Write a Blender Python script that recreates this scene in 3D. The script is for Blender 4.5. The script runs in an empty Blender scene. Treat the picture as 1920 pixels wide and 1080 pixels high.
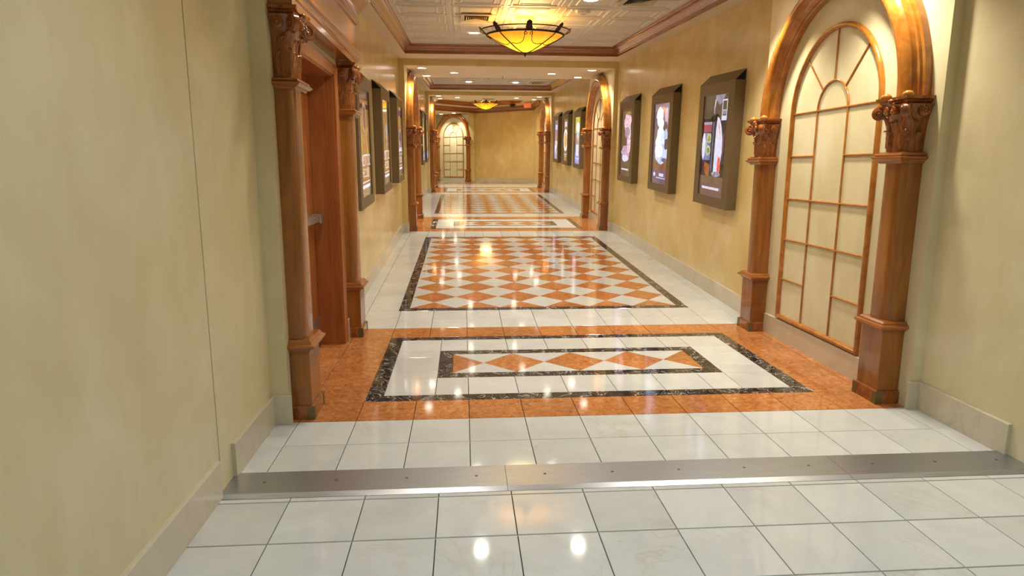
import bpy, bmesh, math, random
from mathutils import Matrix, Vector, noise
random.seed(7)
SCN = bpy.context.scene
COL = SCN.collection
pi = math.pi

# ------------------------------------------------------------------ camera
EYE = 1.5526
F_PX, YAW, PITCH, ROLL = 1228.64, .0743, .1816, .0034
cy_, sy_ = math.cos(YAW), math.sin(YAW); cp_, sp_ = math.cos(PITCH), math.sin(PITCH)
fwd = Vector((sy_*cp_, cy_*cp_, -sp_)); rgt = Vector((cy_, -sy_, 0)); upv = rgt.cross(fwd)
r2 = rgt*math.cos(ROLL)+upv*math.sin(ROLL); u2 = -rgt*math.sin(ROLL)+upv*math.cos(ROLL)
cd = bpy.data.cameras.new('camera'); cam = bpy.data.objects.new('camera', cd); COL.objects.link(cam)
cd.sensor_width = 36; cd.lens = 36*F_PX/1920; cd.clip_start = .05; cd.clip_end = 200
M = Matrix((r2, u2, -fwd)).transposed().to_4x4(); M.translation = (0, 0, EYE)
cam.matrix_world = M
SCN.camera = cam

# ------------------------------------------------------------------ world and exposure
w = bpy.data.worlds.new('world'); SCN.world = w; w.use_nodes = True
w.node_tree.nodes['Background'].inputs[0].default_value = (1, .93, .8, 1)
w.node_tree.nodes['Background'].inputs[1].default_value = .3
vs = SCN.view_settings
vs.view_transform = 'Standard'; vs.look = 'None'; vs.exposure = 0.38; vs.gamma = 1; vs.use_curve_mapping = False
SCN.cycles.use_denoising = True
SCN.cycles.max_bounces = 8; SCN.cycles.diffuse_bounces = 5; SCN.cycles.glossy_bounces = 4
SCN.cycles.sample_clamp_indirect = 6

# strengths of the lamps (their bodies are built further down)
E_BAY, E_MID, E_SEC, E_NEAR, E_CHAND, E_END = 125, 50, 85, 47, 32, 105
WARM = (1, .90, .72); NEUT = (1, .95, .87); COOL = (.83, .93, 1.0)

# ------------------------------------------------------------------ the three floor grades: level, ramp up, level
YB, T = 6.309, .0463
ct, st = math.cos(T), math.sin(T)
S1 = 26.0
Z0 = Matrix.Identity(4)
Z1 = Matrix.Translation((0, YB, 0)) @ Matrix.Rotation(T, 4, 'X') @ Matrix.Translation((0, -YB, 0))
Z2 = Matrix.Translation((0, YB+(S1-YB)*ct-S1, (S1-YB)*st))
ZONE = [Z0, Z1, Z2]
def zone_of(S): return ZONE[0] if S < YB else (ZONE[1] if S < S1 else ZONE[2])
XL, XR = -1.175, 2.975       # section walls
BL, BR = -1.075, 2.905       # portal bay walls
BAYS = [3.919, 3.919+9.09, 3.919+18.18]
XC = .8935

# ------------------------------------------------------------------ node helpers
def lin(c):
    f = lambda x: x/12.92 if x <= .04045 else ((x+.055)/1.055)**2.4
    return tuple(f(x/255.) for x in c)+(1,)
def newmat(name):
    m = bpy.data.materials.new(name); m.use_nodes = True
    nt = m.node_tree; b = nt.nodes['Principled BSDF']
    return m, nt, b
def node(nt, t, **kw):
    n = nt.nodes.new(t)
    for k, v in kw.items():
        if k.startswith('i_'): n.inputs[int(k[2:])].default_value = v
        else: setattr(n, k, v)
    return n
def ramp(nt, stops, src):
    r = nt.nodes.new('ShaderNodeValToRGB'); e = r.color_ramp.elements
    while len(e) < len(stops): e.new(.5)
    for i, (p, c) in enumerate(stops): e[i].position = p; e[i].color = c
    nt.links.new(src, r.inputs[0]); return r.outputs[0]
def wpos(nt, scale=(1, 1, 1), rnd=0., rot=(0, 0, 0), local=False):
    """surface coordinates, shifted per object so that separate stones differ"""
    if local: src = node(nt, 'ShaderNodeTexCoord').outputs['Object']
    else: src = node(nt, 'ShaderNodeNewGeometry').outputs['Position']
    if rnd:
        oi = node(nt, 'ShaderNodeObjectInfo')
        a = node(nt, 'ShaderNodeVectorMath', operation='MULTIPLY_ADD')
        nt.links.new(oi.outputs['Random'], a.inputs[0]); a.inputs[1].default_value = (rnd, rnd*.7, rnd*1.3)
        nt.links.new(src, a.inputs[2]); src = a.outputs[0]
    mp = node(nt, 'ShaderNodeMapping'); mp.inputs['Scale'].default_value = scale; mp.inputs['Rotation'].default_value = rot
    nt.links.new(src, mp.inputs[0]); return mp.outputs[0]
def nz(nt, vec, scale, detail=4, rough=.55, dist=0):
    n = node(nt, 'ShaderNodeTexNoise'); n.inputs['Scale'].default_value = scale; n.inputs['Detail'].default_value = detail
    n.inputs['Roughness'].default_value = rough; n.inputs['Distortion'].default_value = dist
    nt.links.new(vec, n.inputs['Vector']); return n.outputs[0]
def mixc(nt, fac, a, b, mode='MIX'):
    m = node(nt, 'ShaderNodeMix', data_type='RGBA', blend_type=mode)
    for k, s in ((0, fac), (6, a), (7, b)):
        if hasattr(s, 'is_linked') or hasattr(s, 'links'): nt.links.new(s, m.inputs[k])
        else: m.inputs[k].default_value = s
    return m.outputs[2]
def bump(nt, b, h, strength, dist=.01):
    n = node(nt, 'ShaderNodeBump'); n.inputs['Strength'].default_value = strength; n.inputs['Distance'].default_value = dist
    nt.links.new(h, n.inputs['Height']); nt.links.new(n.outputs[0], b.inputs['Normal'])

# ------------------------------------------------------------------ materials
def plaster_mat(name, tones, rough, spec):
    m, nt, b = newmat(name); v = wpos(nt)
    a = nz(nt, v, 1.3, 5, .6, .6); c = ramp(nt, [(.3, lin(tones[0])), (.5, lin(tones[1])), (.72, lin(tones[2]))], a)
    a2 = nz(nt, wpos(nt, (1, 1, .35)), 7, 5, .65, .3); c2 = ramp(nt, [(.35, (.90, .88, .84, 1)), (.65, (1.0, 1.0, 1.0, 1))], a2)
    nt.links.new(mixc(nt, .55, c, c2, 'MULTIPLY'), b.inputs['Base Color'])
    b.inputs['Roughness'].default_value = rough; b.inputs['Specular IOR Level'].default_value = spec
    bump(nt, b, nz(nt, v, 25, 3), .05, .004); return m
def wood_mat(name, c0, c1, c2, rough=.24, sc=(5, 5, .7)):
    m, nt, b = newmat(name); v = wpos(nt, sc, rnd=3.7, local=True)
    a = nz(nt, v, 1.6, 6, .62, .8); c = ramp(nt, [(.28, lin(c0)), (.5, lin(c1)), (.74, lin(c2))], a)
    a2 = nz(nt, wpos(nt, (60, 60, 3), rnd=1.7, local=True), 2, 3); c2_ = ramp(nt, [(.35, (.90, .87, .84, 1)), (.6, (1, 1, 1, 1))], a2)
    nt.links.new(mixc(nt, .6, c, c2_, 'MULTIPLY'), b.inputs['Base Color'])
    b.inputs['Roughness'].default_value = rough; b.inputs['Coat Weight'].default_value = .5; b.inputs['Coat Roughness'].default_value = .12
    return m
def marble_mat(name, c0, c1, vein, amt, rough=.07, rnd=5.):
    m, nt, b = newmat(name); v = wpos(nt, rnd=rnd)
    a = nz(nt, v, 3.2, 5, .6, .8); c = ramp(nt, [(.3, lin(c0)), (.7, lin(c1))], a)
    n2 = nz(nt, v, 2.6, 7, .6, 1.6); vv = ramp(nt, [(.475, (0, 0, 0, 1)), (.5, (1, 1, 1, 1)), (.53, (0, 0, 0, 1))], n2)
    mk = nz(nt, v, 1.4, 2); mk = ramp(nt, [(.5, (0, 0, 0, 1)), (.68, (amt, amt, amt, 1))], mk)
    fac = mixc(nt, 1., vv, mk, 'MULTIPLY')
    oi = node(nt, 'ShaderNodeObjectInfo'); tone = ramp(nt, [(0, (.90, .895, .88, 1)), (1, (1.0, 1.0, 1.0, 1))], oi.outputs['Random'])
    nt.links.new(mixc(nt, 1., mixc(nt, fac, c, lin(vein)), tone, 'MULTIPLY'), b.inputs['Base Color'])
    b.inputs['Roughness'].default_value = rough; b.inputs['Specular IOR Level'].default_value = .6; return m
def orange_mat():
    m, nt, b = newmat('orange_marble'); v = wpos(nt, rnd=6.)
    a = nz(nt, v, 26, 7, .68, .9); c = ramp(nt, [(.25, lin((138, 78, 44))), (.42, lin((180, 114, 64))), (.58, lin((200, 138, 86))), (.76, lin((220, 174, 126)))], a)
    a2 = nz(nt, v, 3, 3); c2 = ramp(nt, [(.3, (.80, .76, .72, 1)), (.7, (1.05, 1.04, 1.0, 1))], a2)
    oi = node(nt, 'ShaderNodeObjectInfo'); tone = ramp(nt, [(0, (.88, .86, .84, 1)), (1, (1.06, 1.04, 1.0, 1))], oi.outputs['Random'])
    nt.links.new(mixc(nt, 1., mixc(nt, 1., c, c2, 'MULTIPLY'), tone, 'MULTIPLY'), b.inputs['Base Color'])
    b.inputs['Roughness'].default_value = .07; b.inputs['Specular IOR Level'].default_value = .6; return m
def black_mat():
    m, nt, b = newmat('black_marble'); v = wpos(nt, rnd=4.)
    n1 = nz(nt, v, 3.4, 6, .55, 2.8); v1 = ramp(nt, [(.487, (0, 0, 0, 1)), (.5, (1, 1, 1, 1)), (.513, (0, 0, 0, 1))], n1)
    n2 = nz(nt, v, 13, 5, .6, 2.0); v2 = ramp(nt, [(.488, (0, 0, 0, 1)), (.5, (.4, .4, .4, 1)), (.512, (0, 0, 0, 1))], n2)
    c = ramp(nt, [(.35, lin((18, 17, 20))), (.7, lin((44, 38, 36)))], nz(nt, v, 5, 3))
    nt.links.new(mixc(nt, mixc(nt, 1., v1, v2, 'ADD'), c, lin((205, 200, 195))), b.inputs['Base Color'])
    b.inputs['Roughness'].default_value = .07; b.inputs['Specular IOR Level'].default_value = .6; return m
def plain(name, c, rough=.5, metal=0., spec=.5, noise_amt=.06, nscale=20):
    m, nt, b = newmat(name); a = nz(nt, wpos(nt, local=True), nscale, 3)
    L = lin(c); lo = tuple(x*(1-noise_amt) for x in L[:3])+(1,); hi = tuple(min(1, x*(1+noise_amt)) for x in L[:3])+(1,)
    nt.links.new(ramp(nt, [(.3, lo), (.7, hi)], a), b.inputs['Base Color'])
    b.inputs['Roughness'].default_value = rough; b.inputs['Metallic'].default_value = metal; b.inputs['Specular IOR Level'].default_value = spec
    return m
def steel_mat():
    m, nt, b = newmat('brushed_steel'); a = nz(nt, wpos(nt, (3, 160, 3)), 2, 4)
    nt.links.new(ramp(nt, [(.3, lin((160, 166, 172))), (.7, lin((182, 188, 194)))], a), b.inputs['Base Color'])
    b.inputs['Metallic'].default_value = .9; b.inputs['Roughness'].default_value = .34; return m
def emit(name, c, s):
    m, nt, b = newmat(name); b.inputs['Base Color'].default_value = lin(c); b.inputs['Emission Color'].default_value = lin(c); b.inputs['Emission Strength'].default_value = s
    b.inputs['Roughness'].default_value = .3; return m
def bowl_mat():
    m, nt, b = newmat('amber_glass_bowl'); tc = node(nt, 'ShaderNodeTexCoord'); sx = node(nt, 'ShaderNodeSeparateXYZ')
    nt.links.new(tc.outputs['Object'], sx.inputs[0])
    mr = node(nt, 'ShaderNodeMapRange'); nt.links.new(sx.outputs[2], mr.inputs[0]); mr.inputs[1].default_value = -.44; mr.inputs[2].default_value = -.22
    n = nz(nt, tc.outputs['Object'], 9, 4, .6, .5)
    ad = node(nt, 'ShaderNodeMath', operation='MULTIPLY_ADD'); nt.links.new(n, ad.inputs[0]); ad.inputs[1].default_value = .35; nt.links.new(mr.outputs[0], ad.inputs[2])
    c = ramp(nt, [(.25, (1.0, .78, .02, 1)), (.55, (.96, .52, .01, 1)), (1.0, (.70, .27, .01, 1))], ad.outputs[0])
    nt.links.new(c, b.inputs['Base Color']); nt.links.new(c, b.inputs['Emission Color'])
    st_ = node(nt, 'ShaderNodeMapRange'); nt.links.new(mr.outputs[0], st_.inputs[0]); st_.inputs[3].default_value = 1.5; st_.inputs[4].default_value = .75
    nt.links.new(st_.outputs[0], b.inputs['Emission Strength']); b.inputs['Roughness'].default_value = .12; return m
_art = {}
def art(c1, c2=None, s=.9, sc=12):
    """lit display picture colour: a soft mottle between two tones behind glossy glass"""
    c2 = c2 or c1; k = (c1, c2, s, sc)
    if k not in _art:
        m, nt, b = newmat('display_picture'); a = nz(nt, wpos(nt, local=True), sc, 5, .6, .6)
        c = ramp(nt, [(.36, lin(c1)), (.62, lin(c2))], a)
        b.inputs['Base Color'].default_value = (.01, .01, .01, 1); nt.links.new(c, b.inputs['Emission Color'])
        b.inputs['Emission Strength'].default_value = s; b.inputs['Roughness'].default_value = .06; b.inputs['Specular IOR Level'].default_value = .6
        _art[k] = m
    return _art[k]

PLASTER = plaster_mat('plaster_pale_lit', ((210, 199, 158), (217, 208, 171), (225, 218, 188)), .34, .35)  # paler copy: brighter, cooler light on the plaster put into its colour
PLASTER_YELLOW_LIT = plaster_mat('plaster_yellow_lit', ((208, 182, 118), (216, 195, 138), (226, 211, 162)), .22, .5)  # same plaster yellowed: warm cast of the light put into its colour
WOOD = wood_mat('cherry_wood', (112, 64, 22), (146, 88, 32), (172, 112, 48))
WOODC = wood_mat('carved_cherry_wood', (104, 54, 20), (142, 78, 28), (174, 106, 44), .22, (10, 10, 6))
WOODT = wood_mat('moulding_wood', (118, 64, 24), (150, 88, 36), (174, 110, 52), .22, (.8, .8, 26))
WOODD = wood_mat('door_wood', (140, 78, 38), (164, 96, 48), (182, 114, 62), .35)
WOODH = wood_mat('honey_wood', (142, 84, 26), (170, 106, 38), (192, 130, 56), .2, (5, 5, 5))
WHITE = marble_mat('white_marble', (200, 204, 203), (214, 218, 217), (180, 172, 152), .4)
ORANGE = orange_mat(); BLACK = black_mat()
BASEB = marble_mat('baseboard_marble', (196, 188, 166), (210, 202, 182), (170, 158, 136), .4, .2)
SLAB = plain('floor_bed', (52, 50, 46), .9); GROUT = plain('pale_grout', (140, 140, 136), .8)
STEEL = steel_mat(); SCREW = plain('screw_dark', (96, 92, 86), .5, .6)
BRONZE = plain('bronze_cabinet', (112, 96, 70), .42, .25, .4); DARK = plain('dark_recess', (14, 12, 10), .8)  # DARK: shade inside hollows put into colour; also the camera mount
SOFFIT = plain('painted_soffit', (212, 198, 172), .6, 0, .3, .03, 4)
CTILE = plain('pressed_ceiling_tile', (208, 203, 194), .45, 0, .4, .04, 8)
GUARD = plain('corner_guard_metal', (118, 108, 72), .4, .6)
IRON = plain('wrought_iron', (58, 36, 20), .45, .5); ALU = plain('satin_aluminium', (178, 174, 170), .32, .85)
GOLD = wood_mat('gilded_ball', (160, 100, 26), (186, 128, 44), (206, 152, 66), .16)
BOWL = bowl_mat(); LAMP = emit('lamp_lens', (255, 244, 225), 18); RIMW = plain('white_trim_ring', (225, 215, 195), .4)
REDS = emit('exit_red', (255, 60, 30), 1.6); CANOPY = plain('cream_canopy', (216, 190, 120), .35); VENTM = plain('vent_metal', (190, 180, 150), .5)

# ------------------------------------------------------------------ mesh builder
class MB:
    def __init__(s): s.v = []; s.f = []; s.mi = []; s.m = 0
    def add(s, vs_, fs):
        o = len(s.v); s.v += [tuple(p) for p in vs_]; s.f += [tuple(i+o for i in f) for f in fs]; s.mi += [s.m]*len(fs); return s
    def box(s, x0, x1, y0, y1, z0, z1):
        return s.add([(x0, y0, z0), (x1, y0, z0), (x1, y1, z0), (x0, y1, z0), (x0, y0, z1), (x1, y0, z1), (x1, y1, z1), (x0, y1, z1)],
                     [(0, 3, 2, 1), (4, 5, 6, 7), (0, 1, 5, 4), (1, 2, 6, 5), (2, 3, 7, 6), (3, 0, 4, 7)])
    def prism(s, pts, z0, z1):
        n = len(pts); a = sum(pts[i][0]*pts[(i+1) % n][1]-pts[(i+1) % n][0]*pts[i][1] for i in range(n))
        if a < 0: pts = pts[::-1]
        return s.add([(x, y, z0) for x, y in pts]+[(x, y, z1) for x, y in pts],
                     [tuple(range(n))[::-1], tuple(range(n, 2*n))]+[(i, (i+1) % n, n+(i+1) % n, n+i) for i in range(n)])
    def loft(s, loops, closed=True, cap=True):
        n = len(loops[0]); vs_ = [p for l in loops for p in l]; fs = []
        for k in range(len(loops)-1):
            for i in range(n if closed else n-1):
                j = (i+1) % n; fs.append((k*n+i, k*n+j, (k+1)*n+j, (k+1)*n+i))
        if cap: fs += [tuple(range(n))[::-1], tuple(range((len(loops)-1)*n, len(loops)*n))]
        return s.add(vs_, fs)
    def tube(s, pts, r, n=8, closed=False, taper=None):
        P = [Vector(p) for p in pts]; L = len(P); loops = []; prev = None
        for i in range(L):
            a = P[(i-1) % L] if closed or i > 0 else P[i]; b = P[(i+1) % L] if closed or i < L-1 else P[i]
            t = (b-a).normalized()
            if prev is None: x = t.orthogonal().normalized()
            else: x = (prev-t*prev.dot(t)).normalized()
            prev = x; y = t.cross(x); rr = r*(taper(i/(L-1)) if taper else 1)
            loops.append([tuple(P[i]+x*rr*math.cos(2*pi*k/n)+y*rr*math.sin(2*pi*k/n)) for k in range(n)])
        if closed: loops.append(loops[0])
        return s.loft(loops, cap=not closed)
    def lathe(s, prof, n=32, c=(0, 0)):
        loops = [[(c[0]+r*math.cos(2*pi*k/n), c[1]+r*math.sin(2*pi*k/n), z) for k in range(n)] for r, z in prof]
        return s.loft(loops)
    def wrap(s, hu, v, prof):
        """moulding run round three sides (the fourth is against the wall): prof = (projection, height)"""
        return s.loft([[(-hu-o, 0, z), (hu+o, 0, z), (hu+o, v+o, z), (-hu-o, v+o, z)] for o, z in prof])
    def sphere(s, c, r, n=12):
        return s.lathe_at(c, [(r*math.sin(pi*k/8)+1e-5, -r*math.cos(pi*k/8)) for k in range(9)], n)
    def lathe_at(s, c, prof, n=16):
        return s.loft([[(c[0]+r*math.cos(2*pi*k/n), c[1]+r*math.sin(2*pi*k/n), c[2]+z) for k in range(n)] for r, z in prof])
    def build(s, name, mats, parent=None, M=None, smooth=None, bevel=0, recalc=True):
        me = bpy.data.meshes.new(name); me.from_pydata(s.v, [], s.f)
        if not isinstance(mats, (list, tuple)): mats = [mats]
        for m in mats: me.materials.append(m)
        me.polygons.foreach_set('material_index', s.mi)
        if recalc:
            bm = bmesh.new(); bm.from_mesh(me); bmesh.ops.recalc_face_normals(bm, faces=bm.faces); bm.to_mesh(me); bm.free()
        if smooth is not None: smooth_by_angle(me, smooth)
        o = bpy.data.objects.new(name, me); COL.objects.link(o)
        if parent: o.parent = parent
        if M is not None: o.matrix_basis = M
        if bevel:
            bv = o.modifiers.new('edge', 'BEVEL'); bv.width = bevel; bv.segments = 2; bv.limit_method = 'ANGLE'; bv.angle_limit = .6
        return o
def smooth_by_angle(me, ang):
    me.polygons.foreach_set('use_smooth', [True]*len(me.polygons))
    bm = bmesh.new(); bm.from_mesh(me); sharp = []
    for e in bm.edges:
        if len(e.link_faces) == 2 and e.calc_face_angle(0) > ang: e.smooth = False
    bm.to_mesh(me); bm.free()
def inst(src, parent, M):
    c = src.copy(); COL.objects.link(c); c.parent = parent; c.matrix_basis = M; return c
def tag(o, label=None, cat=None, group=None, kind=None):
    if label: o['label'] = label
    if cat: o['category'] = cat
    if group: o['group'] = group
    if kind: o['kind'] = kind
    return o
def empty(name, M=None, **kw):
    o = bpy.data.objects.new(name, None); COL.objects.link(o); o.empty_display_size = .1
    if M is not None: o.matrix_basis = M
    return tag(o, **kw)
KIDS = {}
def copy_tree(o, M, parent=None):
    c = o.copy(); COL.objects.link(c); c.parent = parent
    if M is not None: c.matrix_basis = M
    for ch in [k for k in ALLKIDS(o)]: copy_tree(ch, None, c)
    return c
def ALLKIDS(o): return [k for k in list(COL.objects) if k.parent == o]
def struct(o): o['kind'] = 'structure'; return o
def on_wall(side, S, X=None, z=0, zone=None):
    """frame of a thing on a side wall: x along the wall, y out of the wall, z up"""
    X = X if X is not None else (XL if side == 'L' else XR)
    ax = Vector((0, -1, 0)) if side == 'L' else Vector((0, 1, 0)); ay = Vector((1, 0, 0)) if side == 'L' else Vector((-1, 0, 0))
    m = Matrix((ax, ay, Vector((0, 0, 1)))).transposed().to_4x4(); m.translation = (X, S, z)
    return (zone if zone is not None else zone_of(S)) @ m

# ================================================================== FLOOR
TP = .3507
floor = empty('floor', kind='structure')
mb = MB(); mb.box(-3, 4.5, -3.5, YB, -.12, -.008); mb.build('floor_bed', SLAB, floor)
mb = MB(); mb.box(-3, 4.5, YB, S1, -.12, -.008); mb.build('floor_bed', SLAB, floor, Z1)
mb = MB(); mb.box(-6, 6, S1, 36, -.12, -.001); mb.build('floor_bed', WHITE, floor, Z2)
tile_cache = {}; FAR_TILES = 13.2; far_tiles = {0: MB(), 1: MB(), 2: MB()}
def clip(poly, x0, x1, y0, y1):
    def cl(p, f, g):
        out = []
        for i in range(len(p)):
            a, b = p[i], p[(i+1) % len(p)]
            fa, fb = f(a), f(b)
            if fa >= 0: out.append(a)
            if fa*fb < 0: t = fa/(fa-fb); out.append((a[0]+t*(b[0]-a[0]), a[1]+t*(b[1]-a[1])))
        return out
    for f in (lambda p: p[0]-x0, lambda p: x1-p[0], lambda p: p[1]-y0, lambda p: y1-p[1]):
        if poly: poly = cl(poly, f, None)
    return poly
def tile(name, poly, mat, gx=.0022, gy=.0012, top=0.):
    """one stone: its own object, edges chamfered, sunk joints round it"""
    cx = sum(p[0] for p in poly)/len(poly); cy = sum(p[1] for p in poly)/len(poly)
    q = [(p[0]-cx, p[1]-cy) for p in poly]
    if name == 'white_tile' and (cy > FAR_TILES or cy < 1.7):      # beyond the 300 that show largest
        k = 0 if cy < YB else (1 if cy < S1 else 2)
        far_tiles[k].prism([(cx+a*.993, cy+b*.993) for a, b in q], -.01, 0); return None
    key = (name, mat.name, tuple((round(a, 3), round(b, 3)) for a, b in q))
    M = zone_of(cy) @ Matrix.Translation((cx, cy, top))
    if key in tile_cache: return inst(tile_cache[key], floor, M)
    hx = max(abs(p[0]) for p in q); hy = max(abs(p[1]) for p in q)
    lo = [(a*(1-gx/hx), b*(1-gy/hy), -.01) for a, b in q]; hi = [(a*(1-gx/hx), b*(1-gy/hy), -.0012) for a, b in q]
    tp = [(a*(1-(gx+.0012)/hx), b*(1-(gy+.0012)/hy), 0) for a, b in q]
    m = MB(); m.loft([lo, hi, tp]); o = m.build(name, mat, floor, M); tile_cache[key] = o; return o
def rect(name, x0, x1, y0, y1, mat, **k): return tile(name, [(x0, y0), (x1, y0), (x1, y1), (x0, y1)], mat, **k)
grout = {0: MB(), 1: MB()}
def row(name, xs, y0, y1, mat, **k):
    for a, b in zip(xs, xs[1:]):
        if b-a > .02: rect(name, a, b, y0, y1, mat, **k)
    g = grout[0 if y1 < YB+.01 else 1]; g.box(xs[0], xs[-1], y1-.005, y1+.005, -.009, -.003)
def xs_grid(x0, off, x1):
    n0 = math.ceil((x0-off)/TP+.05); out = [x0]
    while off+n0*TP < x1-.02: out.append(off+n0*TP); n0 += 1
    return out+[x1]
JX = -.6765
# camera side of the threshold
ys = [2.965, 2.925]
while ys[-1] > -1: ys.append(ys[-1]-TP-.004)
gk = xs_grid(XL, .2195, XR+.02)
for a, b in zip(ys, ys[1:]): row('white_tile', gk, b, a, WHITE, gy=.0045)
# past the threshold
gj = xs_grid(XL, JX, XR+.02)
for a, b in ((3.24, 3.565), (3.565, 3.919)): row('white_tile', gj, a, b, WHITE)
def border(x0, x1, y0, y1, wd, n=6):
    for (a, b, c, d) in ((x0, x1, y0, y0+wd), (x0, x1, y1-wd, y1)):
        k = max(2, round((b-a)/.55)); s = (b-a)/k
        for i in range(k):
            p = [(a+i*s, c), (a+(i+1)*s, c), (a+(i+1)*s, d), (a+i*s, d)]
            if i == 0: p[3 if c == y0 else 0] = (a+wd, p[3 if c == y0 else 0][1])
            if i == k-1: p[2 if c == y0 else 1] = (b-wd, p[2 if c == y0 else 1][1])
            tile('black_border_stone', p, BLACK, gx=.0006, gy=.0006)
    for (a, b, sgn) in ((x0, x0+wd, 0), (x1-wd, x1, 1)):
        k = max(1, round((y1-y0)/.6)); s = (y1-y0)/k
        for i in range(k):
            lo, hi = y0+i*s, y0+(i+1)*s
            p = [(a, lo), (b, lo), (b, hi), (a, hi)]
            if i == 0: j = 1 if sgn == 0 else 0; p[j] = (p[j][0], y0+wd)
            if i == k-1: j = 2 if sgn == 0 else 3; p[j] = (p[j][0], y1-wd)
            tile('black_border_stone', p, BLACK, gx=.0006, gy=.0006)
def diamonds(x0, x1, y0, y1, nx, ny, half=False, stuff=False):
    """nx by ny lozenges; white ones fill between"""
    dx, dy = (x1-x0)/nx, (y1-y0)/ny
    A, B = MB(), MB()
    def put(cx, cy, orange):
        p = clip([(cx-dx/2, cy), (cx, cy-dy/2), (cx+dx/2, cy), (cx, cy+dy/2)], x0, x1, y0, y1)
        p = [q for i, q in enumerate(p) if (abs(q[0]-p[i-1][0])+abs(q[1]-p[i-1][1])) > 1e-4]
        if len(p) < 3: return
        if stuff:
            c = (sum(q[0] for q in p)/len(p), sum(q[1] for q in p)/len(p))
            (A if orange else B).prism([(c[0]+(q[0]-c[0])*.985, c[1]+(q[1]-c[1])*.985) for q in p], -.01, 0)
        else: tile('orange_lozenge' if orange else 'white_lozenge', p, ORANGE if orange else WHITE, gx=.0016, gy=.0016)
    if half:   # one row, orange lozenges centred on the row
        for i in range(nx+1): put(x0+i*dx, (y0+y1)/2, True)
        for i in range(nx):
            for yy in (y0, y1): put(x0+(i+.5)*dx, yy, False)
    else:
        for i in range(nx):
            for j in range(ny+1): put(x0+(i+.5)*dx, y0+j*dy, True)
        for i in range(nx+1):
            for j in range(ny): put(x0+i*dx, y0+(j+.5)*dy, False)
    if stuff:
        return A, B
def bay_floor(S0, detail=True):
    S9 = S0+2.39
    ox0, ox1, oy0, oy1 = XC-1.567, XC+1.567, S0+.337, S0+2.031
    kk = dict()
    g = xs_grid(BL-.08, JX, BR+.08)
    row('orange_tile', g, S0, oy0, ORANGE); row('orange_tile', g, oy1, S9, ORANGE)
    for a, b in ((BL-.2, ox0), (ox1, BR+.08)):
        n = 5; s = (oy1-oy0)/n
        for i in range(n):
            xs = [a, -1.027, b] if a < 0 else [a, 2.83, b]
            row('orange_tile', xs, oy0+i*s, oy0+(i+1)*s, ORANGE)
    border(ox0, ox1, oy0, oy1, .112)
    ax0, ax1, ay0, ay1 = ox0+.112, ox1-.112, oy0+.112, oy1-.09
    ay1 = oy1-.112
    ix0, ix1, iy0, iy1 = XC-1.10, XC+1.10, S0+.821, S0+1.558
    gm = xs_grid(ix0, JX, ix1)
    row('white_tile', gm, ay0, iy0, WHITE); row('white_tile', gm, iy1, ay1, WHITE)
    for a, b in ((ax0, ix0), (ix1, ax1)):
        yy = [ay0, S0+.808, S0+1.006, S0+1.365, S0+1.565, ay1]
        for c, d in zip(yy, yy[1:]): row('white_tile', [a, b], c, d, WHITE)
    border(ix0, ix1, iy0, iy1, .112)
    diamonds(ix0+.112, ix1-.112, iy0+.112, iy1-.112, 4, 1, half=True)
def field(S0, S9, end, detail):
    """white margins, black frame and the lozenge field between two portals"""
    bx0, bx1 = XC-1.596, XC+1.596
    g = xs_grid(XL, JX, XR+.02)
    g[-1] = XR+.02
    row('white_tile', g, S0, S0+.30, WHITE); row('white_tile', g, S0+.30, S9[0], WHITE)
    y = S9[0]; left = [a for a in g if a < bx0-.02]+[bx0]; right = [bx1]+[a for a in g if a > bx1+.02]
    n = round((S9[1]-S9[0])/TP); s = (S9[1]-S9[0])/n
    for i in range(n):
        row('white_tile', left, y+i*s, y+(i+1)*s, WHITE); row('white_tile', right, y+i*s, y+(i+1)*s, WHITE)
    border(bx0, bx1, S9[0], S9[1], .11)
    if detail: diamonds(bx0+.11, bx1-.11, S9[0]+.11, S9[1]-.11, 6, 10)
    else:
        A, B = diamonds(bx0+.11, bx1-.11, S9[0]+.11, S9[1]-.11, 6, 10, stuff=True)
        tag(A.build('orange_lozenges', ORANGE, floor, Z1), kind='stuff'); tag(B.build('white_lozenges', WHITE, floor, Z1), kind='stuff')
    row('white_tile', g, S9[1], end-.36, WHITE); row('white_tile', g, end-.36, end, WHITE)
for b_ in BAYS: bay_floor(b_)
field(BAYS[0]+2.39, (6.962, 12.27), BAYS[1], True)
field(BAYS[1]+2.39, (16.05, 21.36), BAYS[2], False)
S_ = BAYS[2]+2.39
g = xs_grid(XL, JX, XR+.02); row('white_tile', g, S_, S_+.65, WHITE); row('white_tile', g, S_+.65, S1, WHITE)
A = MB(); B = MB()
for i in range(7):
    for j in range(8):
        cx, cy = XC-1.5+i*.5, S1+.5+j*.5
        A.prism([(cx-.245, cy), (cx, cy-.245), (cx+.245, cy), (cx, cy+.245)], -.004, .001)
tag(A.build('orange_lozenges', ORANGE, floor, Z2), kind='stuff')
for k in (0, 1, 2):
    if far_tiles[k].f: tag(far_tiles[k].build('white_tiles', WHITE, floor, ZONE[k]), kind='stuff')
for k in (0, 1): tag(grout[k].build('grout_lines', GROUT, floor, ZONE[k]), kind='stuff')

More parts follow.
